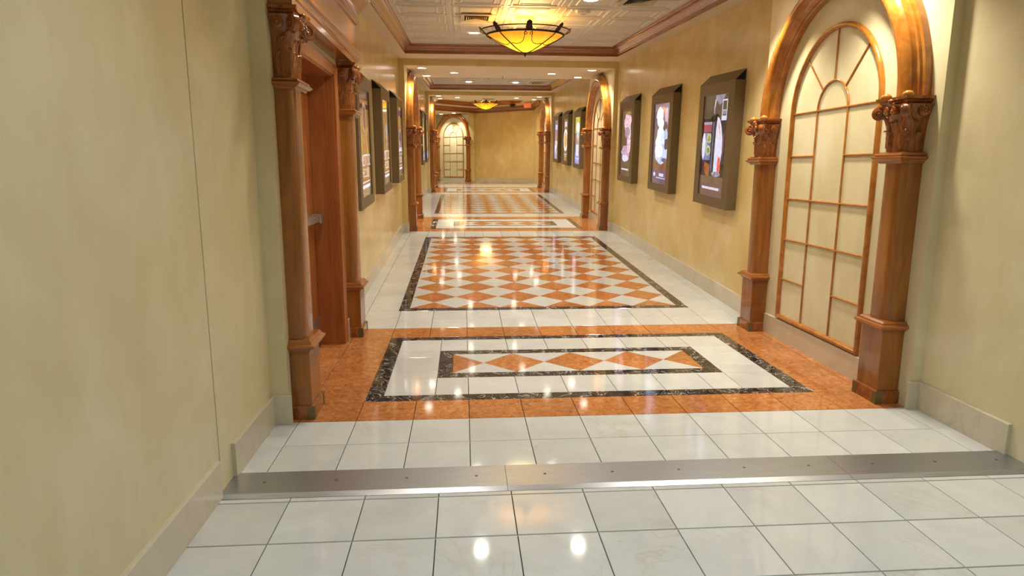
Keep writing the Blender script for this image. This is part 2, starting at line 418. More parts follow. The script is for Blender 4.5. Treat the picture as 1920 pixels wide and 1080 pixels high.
# threshold strip
th = empty('floor_threshold', label='brushed steel threshold strip screwed down across the whole marble floor', cat='threshold')
for a, b in ((XL, .203), (.205, 1.963), (1.965, XR+.03)):
    m = MB(); m.loft([[(a, 2.962, .0005), (a, 3.0, .009), (a, 3.225, .009), (a, 3.243, .0005)], [(b, 2.962, .0005), (b, 3.0, .009), (b, 3.225, .009), (b, 3.243, .0005)]])
    o = m.build('metal_plate', STEEL, th)
for k in range(12):
    x = -1.0+k*.351
    m = MB(); m.lathe([(.008, 0), (.008, .0012), (.0055, .0018)], 10); m.build('screw', SCREW, th, Matrix.Translation((x, 3.114, .0088)))

# ================================================================== WALLS
def wallbox(name, x0, x1, s0, s1, z0, z1, zone, mat=PLASTER, parent=None):
    m = MB(); m.box(x0, x1, s0, s1, z0, z1); o = m.build(name, mat, parent, zone)
    if parent is None: struct(o)
    return o
SOFF = []
H0, HS, HB, HT = 3.115, 3.23, 3.115, 3.38
wallbox('wall_left', XL-.3, XL, -3.5, 3.026, -.1, 3.3, Z0); wallbox('wall_left', XL-.3, XL, 3.038, 3.93, -.1, 3.3, Z0)
wallbox('wall_left', XL-.3, XL-.03, 3.02, 3.04, -.1, 3.3, Z0, DARK)
wallbox('wall_right', XR, XR+.3, -3.5, 3.93, -.1, 3.3, Z0)
wallbox('wall_back', XL-.3, XR+.3, -3.8, -3.5, -.1, 3.3, Z0)
# near portal: left wall with door opening
D0, D1, DH = 4.47, 5.77, 2.31
for (a, b, c, d) in ((3.905, D0, -.1, 3.3), (D1, 6.312, -.1, 3.3), (D0, D1, DH, 3.3)):
    wallbox('wall_left', BL-.35, BL, a, b, c, d, Z0)
wallbox('wall_right', BR, BR+.35, 3.905, 6.312, -.1, 3.3, Z0)
for k in (1, 2):
    s = BAYS[k]
    wallbox('wall_left', XL-.3, BL, s-.02, s+2.5, -.05, HS+.1, Z1); wallbox('wall_right', BR, XR+.3, s-.02, s+2.5, -.05, HS+.1, Z1)
    wallbox('wall_beam', XL, XR, s-.02, s+2.5, HB+.001, HS+.2, Z1, PLASTER_YELLOW_LIT); wallbox('wall_beam', XL, BL+.001, s-.0215, s-.019, 0, HS, Z1, PLASTER_YELLOW_LIT); wallbox('wall_beam', BR-.001, XR, s-.0215, s-.019, 0, HS, Z1, PLASTER_YELLOW_LIT)
    m = MB(); m.box(BL, BR, s-.019, s+2.5, HB-.001, HB+.0005); SOFF.append((m, Z1))
for a, b in ((YB, BAYS[1]), (BAYS[1]+2.4, BAYS[2]), (BAYS[2]+2.4, S1)):
    wallbox('wall_left', XL-.3, XL, a, b, -.1, 3.45, Z1, PLASTER_YELLOW_LIT); wallbox('wall_right', XR, XR+.3, a, b, -.1, 3.45, Z1, PLASTER_YELLOW_LIT)
# end room: right wall, facing wall, slanted alcove wall with the false window
def wallpoly(name, pts, z0, z1, zone, th_=.12, mat=PLASTER):
    for (a, b) in zip(pts, pts[1:]):
        A_, B_ = Vector(a), Vector(b); n = (B_-A_).orthogonal().normalized()*th_
        m = MB(); m.prism([tuple(A_), tuple(B_), tuple(B_+n), tuple(A_+n)], z0, z1); struct(m.build(name, mat, None, zone))
wallpoly('wall_right', [(2.99, 28.0), (2.975, S1-.05)], -.1, 3.6, Z2, .12, PLASTER_YELLOW_LIT)
wallpoly('wall_back', [(.58, 30.02), (2.99, 28.0)], -.1, 3.6, Z2, .12, PLASTER_YELLOW_LIT)
AL0, AL1 = Vector((-2.2, 32.55)), Vector((.50, 30.0))
wallpoly('wall_alcove', [tuple(AL0), tuple(AL1)], -.1, 3.6, Z2)
wallpoly('wall_back', [(.50, 29.93), (.58, 30.02)], -.1, 3.6, Z2, .3, PLASTER_YELLOW_LIT)
wallpoly('wall_left', [(XL, S1-.05), (XL-.02, 27.2), (-3.2, 29.5)], -.1, 3.6, Z2, .12)
wallpoly('wall_back', [(-5.2, 31.0), (-2.2, 32.55)], -.1, 3.6, Z2, .12)
wallpoly('wall_left', [(-3.2, 29.5), (-5.2, 31.0)], -.1, 3.6, Z2, .12)

# baseboards of stone lengths
def baseboard(name, side, X, s0, s1, zone, pc=.9, h=.185, end=True):
    r = empty(name, kind='structure'); sg = 1 if side == 'L' else -1
    n = max(1, round((s1-s0)/pc)); d = (s1-s0)/n
    for i in range(n):
        a, b = s0+i*d+.0008, s0+(i+1)*d-.0008
        m = MB(); m.loft([[(X, y, 0), (X+sg*.02, y, 0), (X+sg*.02, y, h-.004), (X+sg*.016, y, h), (X, y, h)] for y in (a, b)])
        m.build('baseboard_stone', BASEB, r, zone)
    return r
def return_stone(name, x0, x1, s, zone, h=.185):
    m = MB(); m.box(x0, x1, s-.02, s, 0, h); struct(m.build(name, BASEB, None, zone, bevel=.002))
baseboard('baseboard_left', 'L', XL, -3.4, 2.99, Z0); baseboard('baseboard_left', 'L', XL, 3.19, 3.885, Z0, .6)
baseboard('baseboard_right', 'R', XR, -3.4, 2.99, Z0); baseboard('baseboard_right', 'R', XR, 3.17, 3.885, Z0, .6)
return_stone('baseboard_left', XL, BL+.02, 3.905, Z0); return_stone('baseboard_right', BR-.02, XR, 3.905, Z0)
baseboard('baseboard_right', 'R', BR, 4.245, 5.98, Z0, 1.8); baseboard('baseboard_left', 'L', BL, 5.86, 5.985, Z0)
for a, b in ((YB, BAYS[1]-.02), (BAYS[1]+2.5, BAYS[2]-.02), (BAYS[2]+2.5, S1)):
    baseboard('baseboard_left', 'L', XL, a, b, Z1, 1.2); baseboard('baseboard_right', 'R', XR, a, b, Z1, 1.2)
for k in (1, 2):
    s = BAYS[k]
    return_stone('baseboard_left', XL, BL+.02, s-.02, Z1); return_stone('baseboard_right', BR-.02, XR, s-.02, Z1)
    baseboard('baseboard_right', 'R', BR, s+.33, s+2.06, Z1, 1.8); baseboard('baseboard_left', 'L', BL, s+.33, s+2.06, Z1, 1.8)
def base_poly(a, b, zone, nm='baseboard_back'):
    A_, B_ = Vector(a), Vector(b); n = (B_-A_).orthogonal().normalized()*-.02
    m = MB(); m.prism([tuple(A_), tuple(B_), tuple(B_+n), tuple(A_+n)], 0, .185); struct(m.build(nm, BASEB, None, zone))
base_poly((.58, 30.02), (2.99, 28.0), Z2); base_poly(tuple(AL0), tuple(AL1), Z2); base_poly((2.99, 28.0), (2.975, S1), Z2, 'baseboard_right')

# ================================================================== CEILING
ceil = empty('ceiling', kind='structure')
for m, zn in SOFF: m.build('soffit', SOFFIT, ceil, zn)
def cbox(x0, x1, s0, s1, z0, z1, zone, name='soffit', mat=SOFFIT): m = MB(); m.box(x0, x1, s0, s1, z0, z1); return m.build(name, mat, ceil, zone)
cbox(XL-.3, XR+.3, -3.8, 6.30, H0, H0+.1, Z0)
TX0, TX1 = -.98, 2.76
TR = [(7.10, 12.18), (16.19, 21.27)]
def tray_section(a, b, t):
    cbox(XL, TX0, a, b, HS, HS+.2, Z1); cbox(TX1, XR, a, b, HS, HS+.2, Z1)
    cbox(TX0, TX1, a, t[0], HS, HS+.2, Z1); cbox(TX0, TX1, t[1], b, HS, HS+.2, Z1)
    cbox(TX0-.1, TX1+.1, t[0]-.1, t[1]+.1, HT+.012, HT+.12, Z1, 'ceiling_deck')
for k, t in enumerate(TR): tray_section(BAYS[k]+2.38, BAYS[k+1], t)
cbox(XL, XR, BAYS[2]+2.4, S1+.05, HS, HS+.2, Z1)
# pressed ceiling tiles
m = MB()
h = .3485
def ring_rect(m, r0, r1, z0, z1):
    m.loft([[(-r0, -r0, z0), (r0, -r0, z0), (r0, r0, z0), (-r0, r0, z0)], [(-r1, -r1, z1), (r1, -r1, z1), (r1, r1, z1), (-r1, r1, z1)]], cap=False)
steps = [(h, .012), (h, 0), (.325, 0), (.320, .009), (.300, .009), (.295, -.004), (.275, -.004), (.268, .008), (.215, .008), (.208, -.002), (.190, -.002), (.183, .006)]
for (a, za), (b, zb) in zip(steps, steps[1:]): ring_rect(m, a, b, za, zb)
m.add([(-.183, -.183, .006), (.183, -.183, .006), (.183, .183, .006), (-.183, .183, .006)], [(0, 3, 2, 1)])
proto = None
for k, t in enumerate(TR):
    c0 = t[0]+.10; n = 7; s = (t[1]-.10-c0)/n
    for i in range(5):
        for j in range(n):
            M = Z1 @ Matrix.Translation((-.86+.35+i*.70+.0, c0+(j+.5)*s, HT)) @ Matrix.Diagonal((1.0, s/.70, 1, 1))
            if proto is None: proto = m.build('ceiling_tile', CTILE, ceil, M, recalc=False)
            else: inst(proto, ceil, M)
# wooden crown moulding of the trays
CROWN = [(.003, -.001), (.003, .03), (.012, .035), (.012, .048), (.03, .06), (.05, .085), (.085, .105), (.10, .112), (.10, .125), (.118, .135), (.125, .15)]
def crown(name, corners, zb, zone, hgt=.15, closed=True, prj=1.):
    """run the crown profile round a tray, mitred; projection points to the inside (left of the path)"""
    P = [Vector(c) for c in corners]; n = len(P); loops = []
    for i in range(n):
        if closed or 0 < i < n-1:
            d0 = (P[i]-P[i-1]).normalized(); d1 = (P[(i+1) % n]-P[i]).normalized()
            n0 = Vector((-d0.y, d0.x)); n1 = Vector((-d1.y, d1.x)); b = (n0+n1); b = b/(b.dot(n0))
        else:
            d = (P[1]-P[0]).normalized() if i == 0 else (P[-1]-P[-2]).normalized(); b = Vector((-d.y, d.x))
        back = [(P[i].x-b.x*.02, P[i].y-b.y*.02, zb+hgt), (P[i].x-b.x*.02, P[i].y-b.y*.02, zb+.004)]
        loops.append([(P[i].x+b.x*o*prj, P[i].y+b.y*o*prj, zb+z*hgt/.15) for o, z in CROWN]+back)
    if closed: loops.append(loops[0])
    m = MB(); m.loft(loops, cap=not closed); return struct(m.build(name, WOODT, None, zone, smooth=.5))
for k, t in enumerate(TR):
    crown('trim_%d' % (k+1), [(TX0, t[0]), (TX1, t[0]), (TX1, t[1]), (TX0, t[1])], HS, Z1)
# end room ceiling: soffit ring, inner tray and two crowns
crown('trim_3', [(XL-.02, 28.55), (.57, 29.97), (2.98, 27.98), (2.97, S1-.3)][::-1], 3.0, Z2, .20, False)
mm = MB(); mm.prism([(XL-.1, S1-.2), (3.1, S1-.2), (3.1, 28.1), (.57, 30.2), (-2, 28.3)], 3.2, 3.22)
tr = [(XL+.1, S1+.1), (2.35, S1+.1), (2.35, 27.55), (.57, 29.05), (XL+.1, 27.75)]
def ringpoly(outer, inner, z0, z1, mat, name, zone):
    m = MB(); n = len(outer); m.loft([[(x, y, z0) for x, y in outer], [(x, y, z0) for x, y in inner], [(x, y, z1) for x, y in inner], [(x, y, z1) for x, y in outer]], cap=False)
    return m.build(name, mat, ceil, zone)
ringpoly([(XL-.15, S1-.2), (3.1, S1-.2), (3.1, 28.1), (.57, 30.2), (-3.5, 28.9)], tr, 3.2, 3.38, SOFFIT, 'soffit', Z2)
crown('trim_4', tr, 3.2, Z2, .15, True)
cbox(-5.5, 3.4, S1-.2, 33, 3.36, 3.45, Z2, 'ceiling_deck')
m = MB(); m.prism([(.60, 30.0), (-2.3, 32.7), (-3.4, 29.6), (XL-.05, 28.62)], 3.02, 3.06); m.build('soffit', SOFFIT, ceil, Z2)

# ================================================================== COLUMNS
def dsec(hu, v, o=0, n=14):
    pts = [(-hu-o, 0)]
    for k in range(n+1):
        a = pi*k/n; c, s = math.cos(a), math.sin(a); e = .62
        x = -math.copysign(abs(c)**e, c)*(hu+o); y = (abs(s)**e)*(v+o-.045)+.045
        pts.append((x, y))
    pts.append((hu+o, 0)); return pts
def spiral(c, axis_u, axis_w, r0, r1, turns, n=26):
    out = []
    for k in range(n+1):
        t = k/n; r = r0+(r1-r0)*t; a = 2*pi*turns*t+pi/2
        out.append(tuple(Vector(c)+Vector(axis_u)*r*math.cos(a)+Vector(axis_w)*r*math.sin(a)))
    return out
def volute(root, c, d, r=.042, th_=.036):
    """thick scroll whose disc lies in the plane of d (horizontal direction) and z"""
    d = Vector(d).normalized(); nrm = Vector((-d.y, d.x, 0)); up = Vector((0, 0, 1)); c = Vector(c)
    m = MB(); loops = []
    for off, rr in ((-.5, .80), (-.36, .98), (.36, .98), (.5, .80)):
        loops.append([tuple(c+nrm*th_*off+(d*math.cos(2*pi*k/26)+up*math.sin(2*pi*k/26))*r*rr) for k in range(26)])
    m.loft(loops)
    for s in (-1, 1):
        m.tube(spiral(c+nrm*s*th_*.5, d*s, up, r*.86, r*.12, 1.7), .0065, 6)
        q = c+nrm*s*th_*.5; m.lathe_at(tuple(q-Vector((0, 0, 0))), [(.001, -.009), (.008, -.005), (.010, 0), (.008, .005), (.001, .009)], 8)
    m.build('volute', WOODC, root, smooth=.7)
def leaf(m, base, nrm, h, w_, curl, flare):
    nrm = Vector(nrm).normalized(); t = Vector((0, 0, 1)).cross(nrm); b = Vector(base); R = 11; rows = []
    for i in range(R):
        s = i/(R-1)
        zz = h*(s if s < .82 else .82+.55*(s-.82)-4.5*(s-.82)**2); out = flare*s**3+curl*max(0, s-.45)**2*3.2+.006
        ww = w_*(.72+.5*math.sin(pi*min(1, s*1.05))**.8)*(1-.75*max(0, s-.72)/.28)*(1+.13*math.cos(s*pi*7))
        r_ = []
        for j in range(7):
            q = (j-3)/3; rib = .005*(1-abs(q))+.003*math.cos(q*pi*2.6)
            r_.append(tuple(b+Vector((0, 0, zz))+t*ww*q+nrm*(out+rib-.012*abs(q)**2)))
        rows.append(r_)
    o = len(m.v)
    vs_ = [p for r_ in rows for p in r_]+[tuple(Vector(p)-nrm*.010) for r_ in rows for p in r_]; n = 7; N = R*n; fs = []
    for i in range(R-1):
        for j in range(6):
            a = i*n+j; fs += [(a, a+1, a+n+1, a+n), (N+a, N+a+n, N+a+n+1, N+a+1)]
        fs += [(i*n, i*n+n, N+i*n+n, N+i*n), (i*n+6, N+i*n+6, N+i*n+n+6, i*n+n+6)]
    fs.append(tuple(range((R-1)*n, R*n))+tuple(range(N+R*n-1, N+(R-1)*n-1, -1)))
    m.add(vs_, fs)
def make_column(hs, balls):
    """hs: heights of ledge bottom/top, ring bottom/top, capital top; hu: half width of the pedestal"""
    lb, lt, rb, rt, tp, hu, v = hs
    root = empty('wooden_column')
    m = MB(); m.wrap(hu, v, [(.016, 0), (.016, .078), (.010, .087), (0, .090)]); m.build('plinth', WOODC, root)
    for sx in (-1, 1):
        g = MB(); x1 = sx*(hu+.018); x0 = sx*(hu-.025)
        g.box(min(x0, x1), max(x0, x1), v-.028, v+.018, 0, .086); g.build('corner_guard', GUARD, root, bevel=.002)
    m = MB(); m.wrap(hu, v, [(0, .087), (0, lb)]); m.build('pedestal', WOOD, root, bevel=.004)
    m = MB(); m.wrap(hu, v, [(0, lb-.005), (.010, lb), (.014, lb+.012), (.034, lb+.018), (.040, lb+.028), (.036, lb+.038), (.020, lb+.044), (.018, lb+.052), (.006, lt-.002), (-.02, lt)])
    m.build('pedestal_cap', WOODT, root, smooth=.5)
    sh, sv = hu-.012, v-.012
    m = MB(); m.loft([[(x, y, z) for x, y in dsec(sh, sv)] for z in (lt-.01, (lt+rb)/2, rb+.01)]); m.build('shaft', WOOD, root, smooth=.6)
    m = MB(); H = rt-rb; m.wrap(sh, sv, [(0, rb), (.012, rb+.003), (.016, rb+.20*H), (.034, rb+.32*H), (.046, rb+.44*H), (.046, rb+.56*H), (.034, rb+.60*H), (.030, rb+.64*H), (.034, rb+.70*H), (.030, rb+.84*H), (.014, rb+.90*H), (.010, rt-.004), (-.02, rt)])
    m.build('neck_ring', WOODT, root, smooth=.5)
    ab = .045; hb = tp-ab-rt; cap = empty_part('capital', root)
    bell = MB(); loops = []
    for k in range(9):
        t = k/8; loops.append([(x, y, rt-.004+hb*t) for x, y in dsec(sh-.010, sv-.010, (.012*t+.050*t**4))])
    bell.loft(loops); cap = bell.build('capital', WOODC, root, smooth=.6)
    lf = MB(); bu, bv = sh-.012, sv-.012
    for u0 in (-.055, .055): leaf(lf, (u0, bv, rt), (0, 1, 0), hb*.50, .046, .022, .006)
    leaf(lf, (0, bv-.004, rt), (0, 1, 0), hb*.78, .046, .026, .022)
    for s in (-1, 1):
        leaf(lf, (s*bu*.92, bv*.90, rt), (s, 1, 0), hb*.56, .038, .022, .008)
        leaf(lf, (s*bu, bv*.30, rt), (s, 0, 0), hb*.50, .040, .020, .008); leaf(lf, (s*bu, bv*.62, rt), (s, .0, 0), hb*.78, .042, .024, .020)
        leaf(lf, (s*bu*.98, bv*.94, rt+.02), (s*.9, 1, 0), hb*.82, .032, .034, .026)
    lf.build('acanthus_leaves', WOODC, cap, smooth=1.4)
    zc = tp-ab-.047
    for s in (-1, 1):
        volute(cap, (s*(sh+.030), sv+.026, zc), (s, 1, 0), .047, .042)
        volute(cap, (s*(sh+.034), sv*.42, zc+.004), (0, 1, 0), .036, .03)
    volute(cap, (.034, sv+.038, zc+.006), (1, 0, 0), .027, .03); volute(cap, (-.034, sv+.038, zc+.006), (-1, 0, 0), .027, .03)
    f = MB(); f.sphere((0, sv+.045, tp-.03), .020, 10); f.sphere((-.016, sv+.04, tp-.045), .012, 8); f.sphere((.016, sv+.04, tp-.045), .012, 8); f.build('fleuron', WOODC, cap, smooth=.9)
    # abacus with hollowed sides
    m = MB(); loops = []
    for o, z in ((.018, 0), (.030, .010), (.034, .020), (.050, .028), (.052, .045)):
        a, b = sh+o, sv+o; pts = [(-a, 0)]
        for i in range(7): q = i/6; pts.append((-a+.020*math.sin(pi*q)*.8, b*.12+(b*.88)*q))
        for i in range(1, 7): q = i/6; pts.append((-a+2*a*q, b-.020*math.sin(pi*q)))
        for i in range(1, 7): q = 1-i/6; pts.append((a-.020*math.sin(pi*q)*.8, b*.12+(b*.88)*q))
        pts.append((a, 0)); loops.append([(x, y, tp-ab+z) for x, y in pts])
    m.loft(loops); m.build('abacus', WOODC, root, smooth=.5)
    if balls:
        for s in (-1, 1):
            m = MB(); m.lathe_at((s*(sh+.004), sv+.010, tp+.008), [(.034*math.sin(pi*k/8)+1e-5, -.026*math.cos(pi*k/8)) for k in range(9)], 18); m.build('ball', GOLD, root, smooth=2)
    return root
def empty_part(n, r): return None
HA = (.500, .566, 1.585, 1.664, 2.0, .115, .150)
HD = (.440, .512, 1.990, 2.060, 2.44, .133, .122)
colA = make_column(HA, True); colD = make_column(HD, False)
kidsA = ALLKIDS(colA)
GC = 'carved wooden columns along the corridor'
def put_col(proto, M, label, first=[]):
    if proto.name not in first: first.append(proto.name); proto.matrix_basis = M; o = proto
    else: o = copy_tree(proto, M)
    return tag(o, label, 'column', GC)
put_col(colD, on_wall('L', 4.108, BL), 'tall cherry wood column with carved capital, at the near side of the wooden door')
put_col(colD, on_wall('L', 6.135, BL, zone=Z0), 'tall cherry wood column with carved capital, between the wooden door and the first left display')
bn = ['closest', 'middle', 'farthest']
for k, s in enumerate(BAYS):
    sides = ('R',) if k == 0 else ('L', 'R')
    for sd in sides:
        for nm, off in (('near', .205), ('far', 2.19)):
            sdn = 'right' if sd == 'R' else 'left'
            X = BR if sd == 'R' else BL
            put_col(colA, on_wall(sd, s+off, X, zone=Z0 if k == 0 else Z1), 'cherry wood column with gilded balls on its capital, under the %s foot of the %s arch on the %s wall' % (nm, bn[k], sdn))
# slanted end arch frame
ad = (AL1-AL0).normalized(); an = Vector((ad.y, -ad.x)); 
if an.y > 0: an = -an
ec = Vector((-.42, 0)); tt = (ec.x-AL0.x)/ad.x; ec = AL0+ad*tt
ME = Matrix(((-ad.x*1, an.x, 0, ec.x), (-ad.y*1, an.y, 0, ec.y), (0, 0, 1, 0), (0, 0, 0, 1)))
ME = Z2 @ ME
put_col(colA, ME @ Matrix.Translation((.99, 0, 0)), 'small-looking cherry column at the left side of the far end arch beyond the corridor')
put_col(colA, ME @ Matrix.Translation((-.99, 0, 0)), 'small-looking cherry column at the right side of the far end arch, next to the bare yellow wall')

# ================================================================== ARCHES AND FALSE WINDOWS
def make_arch():
    m = MB(); prof = [(.880, 0), (.880, .045), (.888, .056), (.902, .060), (.908, .072)]
    for k in range(9):
        a = pi*k/8; prof.append((.985-.070*math.cos(a), .078+.055*math.sin(a)))
    prof += [(1.060, .070), (1.075, .066), (1.082, .052), (1.100, .046), (1.100, 0)]
    N = 48; loops = []
    for i in range(N+1):
        a = pi*i/N; loops.append([(r*math.cos(a), v, 2.0+r*math.sin(a)) for r, v in prof])
    m.loft(loops)
    return m.build('wooden_arch', WOODH, None, smooth=.45)
def make_window():
    root = empty('false_window')
    W, zs, zb, r, = .645, 2.016, .187, .645
    def bar(name, pts, r_=.0078, parent=root):
        m = MB(); P = [(x, .006, z) for x, z in pts]; m.tube(P, r_, 8); return m.build(name, WOODH, parent, smooth=.9)
    # outer frame: swept half round, mitred at the sill
    sec = [(-.022, 0), (-.022, .010), (-.016, .022), (-.006, .029), (.006, .029), (.016, .022), (.022, .010), (.022, 0)]
    def frame_loop(o):
        R = r-.026; pts = [(-R-o, zb+.026-o)]
        for i in range(29): a = pi-pi*i/28; pts.append(((R+o)*math.cos(a), zs+(R+o)*math.sin(a)))
        pts.append((R+o, zb+.026-o)); return pts
    L = [[(x, v, z) for x, z in frame_loop(o)] for o, v in sec]
    n = len(L[0]); loops = [[L[k][i] for k in range(len(sec))] for i in range(n)]; loops.append(loops[0])
    m = MB(); m.loft(loops, cap=False); m.build('frame', WOODH, root, smooth=.6)
    m_ = .217; zz = [2.016, 1.655, 1.287, .923, .562]
    for x in (-m_, m_): bar('muntin', [(x, zb+.03), (x, zs)])
    bar('muntin', [(-W+.03, zz[0]), (W-.03, zz[0])]); bar('muntin', [(-W+.03, zz[2]), (W-.03, zz[2])]); bar('muntin', [(-W+.03, zz[3]), (W-.03, zz[3])])
    for z in (zz[1], zz[4]):
        bar('muntin', [(-W+.03, z), (-m_, z)]); bar('muntin', [(m_, z), (W-.03, z)])
    bar('inner_arch', [(m_*math.cos(pi*i/16), zs+m_*math.sin(pi*i/16)) for i in range(17)], .009)
    for a in (pi*.25, pi*.5, pi*.75): bar('spoke', [(m_*math.cos(a), zs+m_*math.sin(a)), ((W-.03)*math.cos(a), zs+(W-.03)*math.sin(a))], .007)
    return root
arch0 = make_arch(); win0 = make_window()
first = True
spots = []
for k, s in enumerate(BAYS):
    for sd in (('R',) if k == 0 else ('L', 'R')):
        X = BR if sd == 'R' else BL
        spots.append((on_wall(sd, s+1.1975, X, zone=Z0 if k == 0 else Z1), '%s portal on the %s wall' % (bn[k], 'right' if sd == 'R' else 'left')))
spots.append((ME, 'slanted alcove at the far end of the corridor'))
for M, nm in spots:
    if first: a, b = arch0, win0; a.matrix_basis = M; b.matrix_basis = M; first = False
    else: a = inst(arch0, None, M); b = copy_tree(win0, M)
    tag(a, 'golden brown wooden half-round arch in the '+nm, 'arch', 'wooden arches'); tag(b, 'false window of thin wooden bars with rounded head in the '+nm, 'window trim', 'false windows')

# ================================================================== DOOR AND ENTABLATURE
door = empty('door_1', kind='structure')
m = MB(); XD = -1.275
m.box(XD-.045, XD, D0+.02, D1-.02, .008, DH-.02); dl = m.build('door_leaf', WOODD, door)
m = MB(); m.box(XD, XD+.004, D0+.03, D1-.03, .02, .26); m.build('kick_plate', ALU, door)
m = MB(); m.box(XD, XD+.028, 4.72, 5.70, 1.095, 1.15); m.build('panic_bar_rail', ALU, door, bevel=.004)
m = MB(); m.box(XD+.03, XD+.075, 4.75, 5.60, 1.098, 1.148); m.build('panic_bar', ALU, door, bevel=.006)
m = MB(); m.box(XD+.0, XD+.085, 5.60, 5.70, 1.085, 1.16); m.build('panic_bar_end', ALU, door, bevel=.006)
for nm, (a, b) in (('jamb', (D0, D0+.02)), ('jamb', (D1-.02, D1))):
    m = MB(); m.box(XD-.06, BL+.002, a, b, 0, DH); m.build(nm, WOODD, door)
m = MB(); m.box(XD-.06, BL+.002, D0, D1, DH-.02, DH); m.build('head_jamb', WOODD, door)
for (a, b) in ((D0+.02, D0+.032), (D1-.032, D1-.02)):
    m = MB(); m.box(XD+.002, BL-.06, a, b, 0, DH-.02); m.build('door_stop', WOODD, door)
cp = [(0, 0), (.0, .016), (.012, .022), (.050, .022), (.062, .030), (.078, .030), (.078, 0)]
m = MB(); pts = []
path = [(D0+.005, 0), (D0+.005, DH-.005), (D1-.005, DH-.005), (D1-.005, 0)]
sg = [(-1, 0), (-1, 1), (1, 1), (1, 0)]
m.loft([[(BL+v, p[0]+s_[0]*o, p[1]+s_[1]*o) for o, v in cp] for p, s_ in zip(path, sg)]); m.build('casing', WOODD, door, smooth=.4)
ent = empty('entablature', on_wall('L', 5.12, BL, zone=Z0), label='deep cherry wood entablature with moulded cornice over the door', cat='door surround')
HU, V = 1.165, .135
m = MB(); m.wrap(HU, V, [(0, 2.441), (0, 2.488), (.010, 2.492), (.012, 2.515), (.024, 2.524), (.034, 2.545), (.034, 2.556), (.016, 2.572), (0, 2.58)]); m.build('architrave', WOODT, ent, smooth=.5)
m = MB(); m.wrap(HU-.006, V-.006, [(0, 2.575), (0, 2.87)]); m.build('frieze', WOOD, ent)
m = MB(); m.wrap(HU, V, [(0, 2.80), (.012, 2.806), (.018, 2.82), (.012, 2.834), (0, 2.84)]); m.build('frieze_bead', WOODT, ent, smooth=.6)
m = MB(); m.wrap(HU, V, [(-.004, 2.862), (.004, 2.868), (.004, 2.885), (.020, 2.892), (.024, 2.91), (.040, 2.925), (.064, 2.965), (.098, 3.0), (.102, 3.02), (.125, 3.03), (.14, 3.06), (.14, 3.112)]); m.build('cornice', WOODT, ent, smooth=.5)

# ================================================================== DISPLAY CABINETS
def make_cabinet():
    root = empty('display_cabinet'); hw = .52
    m = MB(); pr = [(0, 1.065), (.0955, 1.065), (.0955, 2.4395), (0, 2.4395)]
    m.loft([[(x, v, z) for v, z in pr] for x in (-hw, hw)]); m.build('cabinet_body', BRONZE, root)
    a, z0, z1 = .37, 1.172, 2.315
    m = MB()
    out = [(-hw, 1.065), (hw, 1.065), (hw, 2.44), (-hw, 2.44)]; inn = [(-a, z0), (a, z0), (a, z1), (-a, z1)]
    m.loft([[(x, .0955, z) for x, z in out], [(x, .115, z) for x, z in out], [(x, .115, z) for x, z in inn], [(x, .0955, z) for x, z in inn]], cap=False)
    m.build('front_frame', BRONZE, root)
    m = MB(); m.loft([[(x, .1145, 2.440), (x, .003, 2.548), (x, .003, 2.554), (x, .1185, 2.442)] for x in (-hw, hw)]); m.build('sloping_top', BRONZE, root)
    m = MB(); m.loft([[(x, .100, 2.4405), (x, .003, 2.4405), (x, .003, 2.538)] for x in (-hw+.012, hw-.012)]); m.build('hollow_shade_fill', DARK, root)  # solid dark wedge: shade under the open-ended top put into colour
    m = MB()
    def on_slope(x, t): return (x, .115*(1-t), 2.442+.114*t+.0015)
    m.add([on_slope(-.06, .35), on_slope(.06, .35), on_slope(.05, .55), on_slope(-.05, .55)], [(0, 1, 2, 3)]); m.build('vent_hole_shade', DARK, root)  # flat dark patch: shade of the vent hole drawn as colour
    return root
cab0 = make_cabinet()
def ell(cx, cy, rx, ry, n=28, rot=0, a0=0, a1=2*pi):
    out = []
    for k in range(n):
        t = a0+(a1-a0)*k/(n if a1-a0 > 6.2 else n-1); x, y = rx*math.cos(t), ry*math.sin(t)
        out.append((cx+x*math.cos(rot)-y*math.sin(rot), cy+x*math.sin(rot)+y*math.cos(rot)))
    return out
def box2(x0, x1, y0, y1): return [(x0, y0), (x1, y0), (x1, y1), (x0, y1)]
def blob(cx, cy, rx, ry, seed, n=26, amt=.3):
    return [(cx+rx*math.cos(2*pi*k/n)*(1+amt*noise.noise((math.cos(2*pi*k/n)*1.6, math.sin(2*pi*k/n)*1.6, seed))), cy+ry*math.sin(2*pi*k/n)*(1+amt*noise.noise((math.cos(2*pi*k/n)*1.6+5, math.sin(2*pi*k/n)*1.6, seed)))) for k in range(n)]
